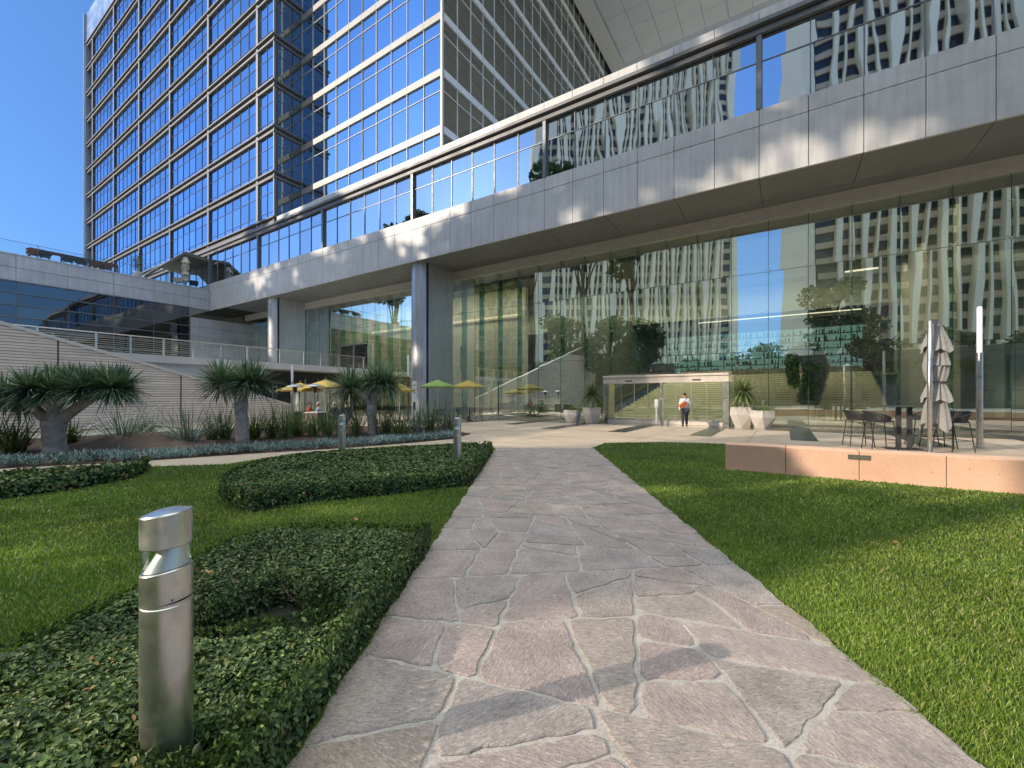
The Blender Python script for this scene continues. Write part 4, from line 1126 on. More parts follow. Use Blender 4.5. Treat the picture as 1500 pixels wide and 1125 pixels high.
b.f += [(0, 1, 2, 3), (7, 6, 5, 4), (0, 4, 5, 1), (1, 5, 6, 2), (2, 6, 7, 3), (3, 7, 4, 0)]
b.build('coping', M['conc'], sw)
b = MB()
for yy in (yw(85, -29), yw(265, -29)): b.box(-.02, .012, yy-8-.025, yy-8+.025, 0, ztop(yy)-.16)
b.build('expansion_joint', M['joint'], sw)
hr = empty('ramp_handrail', (-26, 8, 0), 0, 'low double steel handrail in front of the striped wall', 'railing')
def hp(px, py, x): return (x+26, yw(px, x)-8, tz(px, py, x))
a = [hp(112, 632, -24.5), hp(214, 594, -26.2), hp(232, 594, -26.4), hp(232, 622, -26.4)]
c_ = [hp(140, 632, -24.0), hp(238, 594, -25.6), hp(254, 594, -25.8), hp(254, 622, -25.8)]
MB().tube(a[:3], .024, 8).build('handrail', M['steel'], hr); MB().tube(c_[:3], .024, 8).build('handrail', M['steel'], hr)
for p in (a[1], a[2], c_[1], c_[2], tuple((a[0][i]+a[1][i])/2 for i in range(3)), tuple((c_[0][i]+c_[1][i])/2 for i in range(3))):
    MB().tube([(p[0], p[1], 0), p], .02, 6).build('post', M['steel'], hr)
# second pair of doors on the terrace level
td = empty('terrace_doors', (xw(519, 26.3), 26.25, ZD), 0, 'steel-framed double doors opening onto the raised terrace', 'door')
wd = (xw(540, 26.3)-xw(497, 26.3))/2
b = MB().box(-wd, -wd+.1, -.1, .1, 0, 2.7).box(wd-.1, wd, -.1, .1, 0, 2.7).box(-wd+.1, wd-.1, -.1, .1, 2.6, 2.7).box(-.05, .05, -.08, .08, 0, 2.6); b.build('door_frame', M['steel'], td)
for sx in (-1, 1): MB().quad((sx*.06, 0, .02), (sx*(wd-.1), 0, .02), (sx*(wd-.1), 0, 2.58), (sx*.06, 0, 2.58)).build('door_panel', M['windark'], td); 
# ------------------------------------------------------------------ blades, rosettes and plants
def blades(bases, dirs, lens, wid, droop, rng, rings=5, fold=.35, taper=.75):
    """arching sword leaves with a centre crease; arrays per leaf"""
    n = len(bases); D = dirs/np.linalg.norm(dirs, axis=1, keepdims=True)
    up = np.tile(np.array([[0, 0, 1.]]), (n, 1)); S = np.cross(D, up+rng.normal(size=(n, 3))*.12); S /= np.linalg.norm(S, axis=1, keepdims=True)+1e-9
    Nn = np.cross(S, D); V_ = []
    for i in range(rings):
        t = i/(rings-1)
        c = bases + D*(lens*t)[:, None] - up*(droop*lens*t*t)[:, None]
        w = wid*(1 - t**2.2*taper) * (1 if i < rings-1 else .12) * (.65+.35*min(1, t*4))
        V_ += [c-S*w[:, None]*.5, c-Nn*(w*fold*.5)[:, None], c+S*w[:, None]*.5]
    v = np.stack(V_, 1).reshape(-1, 3); b = (np.arange(n)*rings*3)[:, None]; f = []
    for i in range(rings-1):
        f.append(b+np.array([[i*3, i*3+1, i*3+4, i*3+3]])); f.append(b+np.array([[i*3+1, i*3+2, i*3+5, i*3+4]]))
    return v, np.concatenate(f)
def merge(parts):
    vs = []; fs = []; n = 0
    for v, f in parts: vs.append(v); fs.append(f+n); n += len(v)
    return np.concatenate(vs), np.concatenate(fs)
def rosette_dirs(n, axis, spread, rng):
    """leaf directions fanned round an axis, from upright out to `spread` radians"""
    a = Vector(axis).normalized(); q = Vector((0, 0, 1)).rotation_difference(a).to_matrix()
    ph = rng.uniform(0, 6.283, n); th = spread*np.sqrt(rng.uniform(.0, 1, n))
    d = np.stack([np.sin(th)*np.cos(ph), np.sin(th)*np.sin(ph), np.cos(th)], 1)
    return d@np.array(q).T, th
def dragon_tree(loc, trunk_h, trunk_r, branches, label, leaf=.62, nl=230, seed=1, name='dragon_tree'):
    """branches: list of (points relative to base, radii, tip axes)"""
    rng = np.random.default_rng(seed); o = empty(name, loc, 0, label, 'tree', 'dragon trees in the planting bed')
    b = MB(); pts = [(0, 0, -.05)]; rd = [trunk_r*1.25]
    for i in range(1, 9):
        t = i/8; pts.append((.03*math.sin(t*3+seed), .03*math.cos(t*4), trunk_h*t)); rd.append(trunk_r*(1.12-.12*t+.05*math.sin(i*2.1)+(.10 if t > .85 else 0)))
    b.tube(pts, rd, 16); b.build('trunk', M['bark'], o, smooth=True)
    parts = []
    for bp, br_, tips in branches:
        q = [Vector((0, 0, trunk_h-.12))]+[Vector(p) for p in bp]
        fine = []; fr = []
        rr = [trunk_r*.78]+br_
        for i in range(len(q)-1):
            for k in range(4):
                t = k/4; fine.append(q[i].lerp(q[i+1], t)); fr.append(rr[i]*(1-t)+rr[i+1]*t)
        fine.append(q[-1]); fr.append(rr[-1])
        MB().tube(fine, fr, 12).build('branch', M['bark'], o, smooth=True)
        for (off, ax) in tips:
            c = np.array(q[-1])+np.array(off); d, th = rosette_dirs(nl, ax, 1.75, rng)
            L = leaf*rng.uniform(.72, 1.12, nl)*(1-.12*(th > 1.4))
            base = c+d*rng.uniform(0, .10, nl)[:, None] - np.array([[0, 0, 1]])*(rng.uniform(0, .12, nl)*(th/1.6))[:, None]
            parts.append(blades(base, d, L, .040*rng.uniform(.8, 1.2, nl), .06+.34*(th/1.75)**2*rng.uniform(.4, 1.4, nl), rng))
            MB_ = None
            # short stub that carries the rosette
    v, f = merge(parts); np_mesh('leaf_crown', v, [f], M['dragon'], o)
    st = MB()
    for bp, br_, tips in branches:
        for (off, ax) in tips:
            if Vector(off).length > .05: st.tube([Vector(bp[-1])-Vector((0, 0, .05)), Vector(bp[-1])+Vector(off)], [br_[-1]*.95, br_[-1]*.6], 8)
    if st.v: st.build('branchlet', M['bark'], o, smooth=True)
    return o
def at(px, d, z=0):                                               # point at view depth d
    u = (px-750)/F; return Vector((d*(V[0]+u*RT[0]), d*(V[1]+u*RT[1]), z))
RV = Vector((RT[0], RT[1], 0)); FV = Vector((V[0], V[1], 0))
def rel(r, f, z): return tuple(RV*r+FV*f+Vector((0, 0, z)))
# nearest, widest tree
dragon_tree(at(80, 12.0), .92, .235, [
    ([rel(-.55, .1, 1.15), rel(-1.05, .15, 1.5)], [.13, .12], [((0, 0, .05), (-.25, 0, 1)), (rel(-.35, -.2, .15), (-.5, -.2, .9)), (rel(-.1, .35, .2), (0, .3, 1)), (rel(-.45, .3, .0), (-.6, .4, .6))]),
    ([rel(-.18, .3, 1.35), rel(-.30, .5, 1.85)], [.13, .11], [((0, 0, .05), (0, .2, 1)), (rel(.3, .1, .05), (.3, 0, 1)), (rel(-.3, -.1, .1), (-.3, 0, 1))]),
    ([rel(.08, -.1, 1.35), rel(.15, -.25, 1.75)], [.13, .11], [((0, 0, .0), (.1, -.3, 1)), (rel(-.35, -.2, .05), (-.3, -.5, .8)), (rel(.2, .3, .15), (.2, .2, 1))]),
    ([rel(.45, .0, 1.15), rel(1.05, .05, 1.60), rel(1.4, .05, 1.78)], [.14, .12, .11], [((0, 0, .05), (.2, 0, 1)), (rel(.30, -.15, .10), (.55, -.2, .8)), (rel(-.25, .3, .15), (-.1, .4, 1)), (rel(-.30, -.3, .05), (-.2, -.5, .9)), (rel(.15, .35, .12), (.4, .4, .8))])],
    'widest dragon tree, at the left, with a thick forked trunk and three broad leaf heads', .76, 300, 11)
dragon_tree(at(354, 14.6), 1.50, .185, [
    ([rel(-.30, .05, 1.78), rel(-.75, .05, 2.05)], [.12, .10], [((0, 0, 0), (-.35, 0, 1)), (rel(-.1, .2, .05), (-.5, .3, .8))]),
    ([rel(.12, 0, 1.75), rel(.22, 0, 2.05)], [.14, .12], [((0, 0, 0), (.15, -.15, 1)), (rel(.15, .15, .05), (.4, .2, 1)), (rel(-.1, -.05, .10), (-.05, -.2, 1))])],
    'dragon tree with a single tall straight trunk, second from the left', 1.0, 270, 12)
dragon_tree(at(545, 17.6), 1.22, .185, [
    ([rel(-.22, .0, 1.5), rel(-.85, .05, 1.98)], [.12, .10], [((0, 0, 0), (-.3, 0, 1)), (rel(-.2, .2, 0), (-.6, .2, .8))]),
    ([rel(-.1, .25, 1.6), rel(-.35, .6, 2.0)], [.11, .10], [((0, 0, .05), (-.1, .3, 1))]),
    ([rel(.12, -.05, 1.55), rel(.30, -.1, 2.15)], [.13, .11], [((0, 0, 0), (.2, -.1, 1)), (rel(.30, .1, .0), (.6, .1, .8)), (rel(0, .2, .1), (0, .3, 1))])],
    'third dragon tree, with a short leaning trunk in front of the cafe', 1.12, 230, 13)

def strap_plant(px, d, h, label, m, n=90, spread=.75, droop=.35, w=.022, name='strap_leaf_plant', seed=0, grp='strap-leaved plants in the bed'):
    rng = np.random.default_rng(seed+500+int(px)); o = empty(name, at(px, d, .015), 0, label, 'plant', grp)
    dr, th = rosette_dirs(n, (0, 0, 1), spread, rng)
    base = rng.normal(size=(n, 3))*np.array([.10, .10, 0]); v, f = blades(base, dr, h*rng.uniform(.55, 1.15, n), w*rng.uniform(.7, 1.3, n), droop*(th/spread)**2*rng.uniform(.3, 1.3, n), rng, 5, .3, .8)
    np_mesh('leaves', v, [f], m, o); return o
M['phorm'] = island_mat('dark_strap_leaf', [(0, (.06, .10, .035)), (.6, (.13, .20, .07)), (1, (.32, .34, .16))], .45, .2)
SL = [(-14, 12.2, .95, 'y', 'strap-leaved plant at the left edge, yellow-green and arching'), (22, 12.0, .85, 'y', 'yellow-green strap-leaved plant just left of the widest dragon tree'),
      (98, 13.2, .75, 'y', 'small yellow-green clump just right of the thick dragon tree trunk'), (214, 15.0, .75, 'd', 'low green clump between the two silver yuccas'),
      (310, 15.5, .75, 'd', 'green clump right of the second silver yucca'), (330, 15.8, 1.05, 'd', 'upright green clump left of the straight dragon tree trunk'), (372, 16.0, .9, 'y', 'yellowish clump right of the straight dragon tree trunk'),
      (398, 16.2, 1.0, 'd', 'dark upright clump under the drink sign'), (418, 16.0, 1.15, 'd', 'tall dark clump in front of the stair wall end'), (436, 17.0, .95, 'y', 'golden clump in front of the grey heater base'),
      (458, 16.8, .85, 'd', 'green clump left of the wooden cafe planter'), (480, 16.5, 1.1, 'd', 'green clump behind the farther left bollard'), (500, 17.2, 1.1, 's', 'greyish clump in front of the seated people'),
      (522, 17.0, 1.1, 'd', 'dark clump just left of the third dragon tree trunk'), (565, 17.6, .9, 'd', 'dark clump just right of the third dragon tree trunk'), (612, 18.2, 1.25, 's', 'tall greyish clump in front of the pier'),
      (630, 18.4, 1.1, 'd', 'green clump right of the pier foot'), (648, 18.6, 1.05, 's', 'feathery grey-green clump before the green umbrella'), (662, 18.6, .8, 'd', 'last green clump at the right end of the bed')]
for i, (px, d, h, k, lb) in enumerate(SL):
    strap_plant(px, d, h*1.45, lb, {'y': M['strap'], 'd': M['phorm'], 's': M['silverleaf']}[k], n=150 if d < 14 else 120, seed=i, w=.030 if k == 'y' else .020, spread=.8 if k == 'y' else .6)
for i, (px, d, h, m, lb) in enumerate([(183, 13.6, 1.05, 'silverleaf', 'left silver-blue yucca, in front of the striped wall'), (274, 14.2, 1.12, 'silverleaf', 'right silver-blue yucca, before the ramp handrail'), (588, 17.4, 1.0, 'phorm', 'dark spiky yucca right of the third dragon tree')]):
    strap_plant(px, d, h*1.45, lb, M[m], n=150, spread=1.15, droop=.04, w=.026, name='yucca', seed=50+i, grp='spiky yuccas in the bed')
# low blue ground cover along the path edge
rng = np.random.default_rng(31)
up_ = [Vector(p) for p in side_up]; parts = []
cl = []
for i in range(len(up_)-1):
    a, b_ = up_[i], up_[i+1]; L_ = (b_-a).length; n = int(L_*26); t = rng.uniform(0, 1, n); nrm = Vector((-(b_-a).y, (b_-a).x)).normalized()
    if nrm.dot(Vector((V[0], V[1]))) < 0: nrm = -nrm
    for q in range(n):
        p = a.lerp(b_, t[q])+nrm*rng.uniform(.12, 1.0 if i < 5 else .6); cl.append((p.x, p.y))
cl = np.array(cl); n = len(cl)
per = 46
C = np.repeat(cl, per, 0)+rng.normal(size=(n*per, 2))*.085; dr = np.stack([rng.normal(0, .7, n*per), rng.normal(0, .7, n*per), rng.uniform(.5, 1.2, n*per)], 1)
hh = np.repeat(rng.uniform(.10, .24, n), per)
base = np.concatenate([C, (.02+hh*rng.uniform(.1, .9, n*per))[:, None]], 1); v, f = blades(base, dr, rng.uniform(.08, .17, n*per), np.full(n*per, .017), np.zeros(n*per), rng, 3, .2, .5)
gc = np_mesh('ground_cover', v, [f], M['senecio']); tag(gc, 'low blue-grey succulent ground cover along the edge of the planting bed', 'ground cover', None, 'stuff')

# ------------------------------------------------------------------ bollards
def bollard(loc, label):
    o = empty('bollard_light', loc, 0, label, 'bollard', 'slanted-cap steel bollard lights')
    r = .083; H = 1.15
    smooth_by_angle(MB().lathe([(r+.002, 0), (r+.002, .012), (r, .02), (r, H-.36), (r, H-.350), (r-.003, H-.347), (r-.003, H-.336)], seg=48, tilt=.0).build('post', M['steel_b'], o), 14)
    def part(prof, seg, k, name, m, top=None):
        b = MB().lathe(prof, seg=seg)
        for i in range(len(b.v)): x, y, z = b.v[i]; b.v[i] = (x, y, z+k(z)*x)
        return smooth_by_angle(b.build(name, m, o), 14)
    part([(r, H-.338), (r, H-.222), (r-.003, H-.218), (.0001, H-.218)], 48, lambda z: .13 if z < H-.3 else .15, 'collar', M['steel_b'])
    part([(.0001, H-.128), (r-.003, H-.128), (r, H-.124), (r, H-.006), (r-.004, H), (r*.5, H+.012), (.0001, H+.016)], 48, lambda z: .03 if z < H-.1 else .13, 'cap', M['steel_b'])
    g = MB().lathe([(r-.006, H-.217), (r-.006, H-.129)], seg=40); g.f = [q for q in g.f if len(q) == 4]
    for i in range(len(g.v)): x, y, z = g.v[i]; g.v[i] = (x, y, z+(.15*x if z < H-.2 else .03*x))
    g.build('lens', M['railglass'], o, smooth=True)
    b = MB().lathe([(r-.012, H-.216), (.040, H-.131)], seg=36); b.f = [q for q in b.f if len(q) == 4]
    for i in range(len(b.v)): x, y, z = b.v[i]; b.v[i] = (x+(.026 if z > H-.2 else 0), y, z+(.15*x if z < H-.2 else .03*x))
    smooth_by_angle(b.build('reflector', mat('reflector_metal', (.80, .79, .76), .42, .6), o))
    for a in (2.3, 5.6): MB().lathe([(.004, 0), (.004, .003)], seg=8).xf(Matrix.Translation((r*math.cos(a), r*math.sin(a), H-.32)) @ Matrix.Rotation(R(90), 4, 'X')).build('screw', M['darkgrey'], o)
    return o
ang = math.atan2(RT[1], RT[0])
for (x, y), lb in (((B1[0], B1[1]), 'large steel bollard light in the foreground, standing in the nearest hedge'),
                   ((at(501, 10.3).x, at(501, 10.3).y), 'left of the two distant bollards, at the back of the middle hedge'), ((at(670, 8.9).x, at(670, 8.9).y), 'right of the two distant bollards, near the end of the middle hedge')):
    o = bollard((x, y, 0), lb); o.rotation_euler = (0, 0, ang)

# ------------------------------------------------------------------ pink planter wall with step light
pw = empty('low_planter_wall', (2, 10.6, 0), 0, 'low pink sandblasted concrete wall between the right lawn and the plaza', 'wall')
xj = [-1.1, xw(1151, 10.35), xw(1259, 10.35), xw(1387, 10.35), 3.9, 5.9, 8, 10, 12, 14, 16]
for i in range(len(xj)-1):
    MB().box(xj[i]+.004-2, xj[i+1]-.004-2, -.25, .25, -.05, .56).build('block', M['planter'], pw, bevel=.012)
MB().box(-1.08-2, 14-.02, -.235, .235, -.04, .553).build('joint_backing', M['joint'], pw)
xl = xw(1259, 10.3); sl = MB()
sl.box(xl-.17-2, xl+.17-2, -.262, -.2505, .40, .49).build('step_light', mat('step_light_bronze', (.20, .18, .14), .45, .6), pw)
b = MB()
for k in range(4): b.box(xl-.155-2, xl+.155-2, -.268, -.2625, .413+k*.019, .423+k*.019)
b.build('louvre', mat('louvre_bronze', (.28, .26, .20), .4, .6), pw)

# ------------------------------------------------------------------ bar table and stools
S_ = 1.2
def bar_table(loc, rz, label):
    o = empty('bar_table', loc, rz, label, 'table')
    MB().box(-.62*S_, .62*S_, -.42*S_, .42*S_, 1.075*S_, 1.10*S_).build('tabletop', M['darkgrey'], o, bevel=.006)
    for sx in (-.11, .11): MB().box((sx-.045)*S_, (sx+.045)*S_, -.045*S_, .045*S_, .021, 1.072*S_).build('leg', M['darkgrey'], o, bevel=.004)
    MB().box(-.36*S_, .36*S_, -.26*S_, .26*S_, 0, .02).build('base_plate', M['darkgrey'], o, bevel=.004)
    return o
def bar_stool(loc, rz, label):
    """faces +X; woven shell rises to the back (-X)"""
    o = empty('bar_stool', loc, rz, label, 'stool', 'charcoal rope bar stools round the tall table')
    MB().prism([(-.20*S_, -.21*S_), (.22*S_, -.21*S_), (.22*S_, .21*S_), (-.20*S_, .21*S_)], .70*S_, .745*S_).build('seat', M['rope'], o, bevel=.02)
    b = MB(); fr = MB(); N = 46; top = []
    for k in range(N+1):
        a = -2.25+4.5*k/N
        cx, cy = -math.cos(a), math.sin(a)
        t = (math.cos(a)+.63)/1.63
        x0, y0 = .235*cx*S_, .235*cy*S_; zt = (.80+.17*max(0, t)**.8)*S_; e = 1+.30*max(0, t)+.08
        x1, y1 = .235*cx*e*S_, .235*cy*e*S_
        top.append((x1, y1, zt))
        nx, ny = -cy*.0085*S_, cx*.0085*S_
        for s in (0,):
            b.quad((x0-nx, y0-ny, .715*S_), (x0+nx, y0+ny, .715*S_), (x1+nx, y1+ny, zt), (x1-nx, y1-ny, zt))
            ix, iy = x0*.94, y0*.94
            b.quad((x0-nx, y0-ny, .715*S_), (ix-nx, iy-ny, .715*S_), (x1*.95-nx, y1*.95-ny, zt), (x1-nx, y1-ny, zt))
            b.quad((ix+nx, iy+ny, .715*S_), (ix-nx, iy-ny, .715*S_), (x1*.95-nx, y1*.95-ny, zt), (x1*.95+nx, y1*.95+ny, zt))
    b.build('rope_backrest', M['rope'], o)
    fr.tube(top, .013*S_, 6); fr.build('top_rail', M['rope'], o, smooth=True)
    MB().tube([(.235*S_*-math.cos(-2.25+4.5*k/24), .235*S_*math.sin(-2.25+4.5*k/24), .71*S_) for k in range(25)], .011*S_, 6).build('seat_ring', M['black'], o)
    fp = []
    for sx, sy in ((-1, -1), (1, -1), (1, 1), (-1, 1)):
        MB().tube([(.20*sx*S_, .19*sy*S_, .70*S_), (.27*sx*S_, .25*sy*S_, .0)], .012*S_, 8).build('leg', M['black'], o)
        fp.append((.243*sx*S_, .227*sy*S_, .27*S_))
    b = MB()
    for i in range(4): b.bar(fp[i], fp[(i+1) % 4], .014*S_)
    b.build('footrest', M['black'], o)
    return o
TB = at(1324, 12.9); bar_table(TB, .18, 'tall charcoal bar table with twin square legs')
for px, d, rz, lb in ((1257, 13.7, .25, 'left stool, farther of the two facing the bar table from the left'), (1288, 12.75, .3, 'nearer of the two bar stools left of the table, largest in view'),
                      (1350, 13.9, 3.3, 'bar stool mostly hidden behind the folded grey umbrella'), (1374, 13.2, 3.4, 'bar stool just right of the steel umbrella pole'), (1396, 12.4, 3.7, 'rightmost bar stool, seen from the side with its back to the light pole')):
    bar_stool(at(px, d), rz, lb)
# big closed umbrella on a side pole
UP = at(1362, 11.95)
um = closed_umbrella(at(1371, 12.15), 3.70, .60, 'tall folded grey umbrella tied to its steel side pole beside the bar table', M['umbgrey'], zb=.80, seed=2)
uo = Vector(um.location)
MB().tube([tuple(UP-uo), tuple(UP-uo+Vector((0, 0, 3.74)))], .055, 20).build('pole', M['steel'], um, smooth=True)
MB().tube([tuple(UP-uo+Vector((0, 0, 3.68))), (0, 0, 3.76), tuple(Vector((.12, .08, 3.66)))], .035, 10).build('arm', M['steel'], um)
MB().tube([(.23*math.cos(a/10*6.283), .19*math.sin(a/10*6.283), 2.02) for a in range(11)], .014, 6).build('strap', M['black'], um)
MB().bar((-.05, 0, .9), (.12, .05, 1.35), .03).bar((.12, .05, 1.35), (-.06, .02, 1.3), .02).build('crank', M['darkgrey'], um)
MB().lathe([(.13, 0), (.13, .012), (.075, .016), (.075, .05)], seg=20).xf(Matrix.Translation(UP-uo)).build('base_flange', M['steel'], um)
def light_pole(loc, h, lamp, label, r=.078, m='steel'):
    o = empty('light_pole', loc, 0, label, 'lamp post', 'steel light columns with opal tube tops')
    smooth_by_angle(MB().lathe([(r*2.1, 0), (r*2.1, .02), (r*1.15, .024), (r*1.15, .07), (r, .075), (r, h-lamp)], seg=28).build('column', M[m], o))
    smooth_by_angle(MB().lathe([(r*.84, h-lamp+.001), (r*.84, h-.03), (r*.7, h), (.0001, h)], seg=24).build('lamp_tube', M['opal'], o))
    for k in range(4):
        a = k*math.pi/2+.4; MB().lathe([(.014, .021), (.014, .04)], seg=6).xf(Matrix.Translation((r*1.65*math.cos(a), r*1.65*math.sin(a), 0))).build('bolt', M['chrome'], o)
    return o
light_pole(at(1435, 13.1), 4.38, 1.42, 'tall steel light column with a white tube top, right of the bar table')
light_pole(at(428, 27.5), 3.66, 1.1, 'white-topped light column rising behind the cafe heaters', .085)
light_pole(at(598, 29.6), 4.5, 1.5, 'slim dark light column in front of the nearer pier', .08, 'wood')

# ------------------------------------------------------------------ pots by the entrance
def hex_pot(loc, w, h, label, kind, seed, group):
    o = empty('planter_pot', loc, seed*.4, label, 'planter', group)
    n = 6; b = MB(); rings = [(.33, 0), (.52, .62), (.50, 1.0), (.44, 1.0), (.42, .88)]
    for rr, z in rings:
        for k in range(n):
            a = 2*math.pi*k/n+(.25 if z < .3 else 0); b.v.append((rr*w*math.cos(a), rr*w*math.sin(a), z*h))
    for i in range(len(rings)-1):
        for k in range(n):
            k2 = (k+1) % n; b.f.append((i*n+k, i*n+k2, (i+1)*n+k2, (i+1)*n+k))
    b.f.append(tuple(reversed(range(n)))); b.build('pot', M['pot'], o, bevel=.01)
    MB().lathe([(.43*w, .87*h), (.0001, .93*h)], seg=6).build('soil', M['soil'], o)
    rng = np.random.default_rng(seed)
    if kind == 'tuft':
        n = 420; dr, th = rosette_dirs(n, (0, 0, 1), 1.35, rng); base = rng.normal(size=(n, 3))*np.array([.2*w, .2*w, 0])+np.array([0, 0, h*.92])
        v, f = blades(base, dr, rng.uniform(.22, .5, n), np.full(n, .022), .5*(th/1.3)**2, rng, 4); np_mesh('leaves', v, [f], M['strap'] if seed % 2 else M['phorm'], o)
    else:
        hh = kind; MB().tube([(0, 0, h*.9), (.03, 0, h*.9+(hh-h)*.5), (-.02, .02, hh)], [.09, .075, .07], 10).build('trunk', M['bark'], o, smooth=True)
        n = 300; dr, th = rosette_dirs(n, (0, 0, 1), 2.1, rng); base = np.array([-.02, .02, hh])+dr*.08; v, f = blades(base, dr, rng.uniform(.65, 1.0, n), np.full(n, .042), .15+.5*(th/2)**2, rng, 5); np_mesh('leaves', v, [f], M['phorm'], o)
        n = 120; dr, th = rosette_dirs(n, (0, 0, 1), 1.5, rng); base = rng.normal(size=(n, 3))*np.array([.15*w, .15*w, 0])+np.array([0, 0, h*.9]); v, f = blades(base, dr, rng.uniform(.1, .25, n), np.full(n, .02), .4*np.ones(n), rng, 3); np_mesh('underplanting', v, [f], M['strap'], o)
    return o
PG = 'faceted pale planters either side of the entrance'
hex_pot(at(838, 25.6), 1.05, .80, 'short planter with low yellow-green tufts, left of the entrance', 'tuft', 1, PG)
hex_pot(at(867, 25.4), 1.15, .95, 'planter with a small palm-like tree, left of the entrance', 1.75, 2, PG)
hex_pot(at(1089, 22.3), 1.25, 1.05, 'planter with a drooping palm-like tree, right of the entrance', 1.85, 3, PG)
hex_pot(at(1117, 21.6), 1.2, .90, 'short planter with a low spreading green tuft, right of the entrance', 'tuft', 4, PG)
bn = empty('litter_bin', at(1066, 23.1), 0, 'slim black and steel bin beside the right end of the entrance', 'bin')
MB().lathe([(.12, 0), (.12, .85)], seg=18).build('body', M['steel'], bn); MB().lathe([(.125, .852), (.125, 1.05), (.10, 1.08), (.0001, 1.08)], seg=18).build('lid', M['black'], bn)

# ------------------------------------------------------------------ people
def skin_obj(name, nodes, edges, m, parent, sub=1, root=0):
    me = bpy.data.meshes.new(name); keys = list(nodes); idx = {k: i for i, k in enumerate(keys)}
    me.from_pydata([nodes[k][0] for k in keys], [(idx[a], idx[b]) for a, b in edges], []); me.update(); me.materials.append(m)
    o = bpy.data.objects.new(name, me); link(o, parent)
    sk_ = o.modifiers.new('skin', 'SKIN'); sk_.use_smooth_shade = True
    if not me.skin_vertices: raise RuntimeError('no skin layer')
    for i, k in enumerate(keys):
        r = nodes[k][1]; me.skin_vertices[0].data[i].radius = (r, r) if not hasattr(r, '__len__') else r
    me.skin_vertices[0].data[root].use_root = True
    s = o.modifiers.new('sub', 'SUBSURF'); s.levels = sub; s.render_levels = sub
    return o
def person(loc, rz, pose, label, shirt, pants, hair, H=1.76, bag=False, jacket=False):
    """faces +Y in its own frame; pose 'walk' or 'sit'"""
    o = empty('person', loc, rz, label, 'person'); k = H/1.76
    sit = pose == 'sit'
    hz = .50 if sit else .93
    def q(x, y, z): return (x*k, y*k, z*k)
    hip = hz; J = {}
    J['pelvis'] = (q(0, 0, hip), (.155*k, .115*k)); J['waist'] = (q(0, .01, hip+.16), (.14*k, .10*k)); J['chest'] = (q(0, .02 if sit else 0, hip+.36), (.165*k, .115*k))
    J['neck0'] = (q(0, .03, hip+.52), (.085*k, .07*k)); J['neck1'] = (q(0, .045, hip+.60), .055*k)
    J['head0'] = (q(0, .055, hip+.66), (.066*k, .078*k)); J['head1'] = (q(0, .05, hip+.73), (.080*k, .098*k)); J['head2'] = (q(0, .04, hip+.81), (.062*k, .078*k))
    J['nose'] = (q(0, .150, hip+.705), .012*k)
    E = [('pelvis', 'waist'), ('waist', 'chest'), ('chest', 'neck0'), ('neck0', 'neck1'), ('neck1', 'head0'), ('head0', 'head1'), ('head1', 'head2'), ('head1', 'nose')]
    for s, sx in (('l', -1), ('r', 1)):
        J['ear'+s] = (q(sx*.088, .04, hip+.72), .014*k); E.append(('head1', 'ear'+s))
        J['sho'+s] = (q(sx*.19, .0, hip+.47), .060*k)
        if sit: J['elb'+s] = (q(sx*.25, .10, hip+.22), .045*k); J['wri'+s] = (q(sx*.14, .34, hip+.24), .030*k); hd = Vector((-sx*.3, .9, 0))
        else:
            f = .10*sx; J['elb'+s] = (q(sx*.235, -.05+f*.3, hip+.19), .044*k); J['wri'+s] = (q(sx*.245, .03+f*.8, hip-.055), .028*k); hd = Vector((0, .25, -1))
        hd.normalize(); w = Vector(J['wri'+s][0]); J['palm'+s] = (tuple(w+hd*.06*k), (.036*k, .018*k))
        E += [('chest', 'sho'+s), ('sho'+s, 'elb'+s), ('elb'+s, 'wri'+s), ('wri'+s, 'palm'+s)]
        side = hd.cross(Vector((1, 0, 0) if not sit else (0, 0, 1))).normalized()
        for fi, (of, ln) in enumerate(((-.026, .062), (-.009, .074), (.009, .07), (.025, .055))):
            b1 = w+hd*.085*k+side*of*k; J[f'f{s}{fi}a'] = (tuple(b1), .0085*k); J[f'f{s}{fi}b'] = (tuple(b1+hd*ln*.55*k), .008*k); J[f'f{s}{fi}c'] = (tuple(b1+hd*ln*.9*k+Vector((-sx*.018, .006, 0))*k), .007*k)
            E += [('palm'+s, f'f{s}{fi}a'), (f'f{s}{fi}a', f'f{s}{fi}b'), (f'f{s}{fi}b', f'f{s}{fi}c')]
        th = w+hd*.035*k+side*-.035*k; J['th'+s] = (tuple(th), .010*k); J['tt'+s] = (tuple(th+hd*.045*k+side*-.015*k), .009*k); E += [('wri'+s, 'th'+s), ('th'+s, 'tt'+s)]
        J['hip'+s] = (q(sx*.095, 0, hip-.06), .095*k)
        if sit: J['kne'+s] = (q(sx*.13, .42, hip+.01), .062*k); J['ank'+s] = (q(sx*.12, .40, .09), .04*k); J['toe'+s] = (q(sx*.12, .56, .04), .035*k)
        else:
            f = .13*sx; J['kne'+s] = (q(sx*.10, .04+f*.6, .49), .062*k); J['ank'+s] = (q(sx*.10, f-.02, .09), .040*k); J['toe'+s] = (q(sx*.115, f+.14, .045), .034*k)
        E += [('pelvis', 'hip'+s), ('hip'+s, 'kne'+s), ('kne'+s, 'ank'+s), ('ank'+s, 'toe'+s)]
    skin_obj('body', J, E, M['skin'], o)
    def sub(keys, grow, nm, m, root=0):
        kk = [x for x in keys if x in J]; JJ = {}
        for x in kk:
            r = J[x][1]; JJ[x] = (J[x][0], tuple(a+grow*k for a in r) if hasattr(r, '__len__') else r+grow*k)
        return skin_obj(nm, JJ, [e for e in E if e[0] in JJ and e[1] in JJ], m, o)
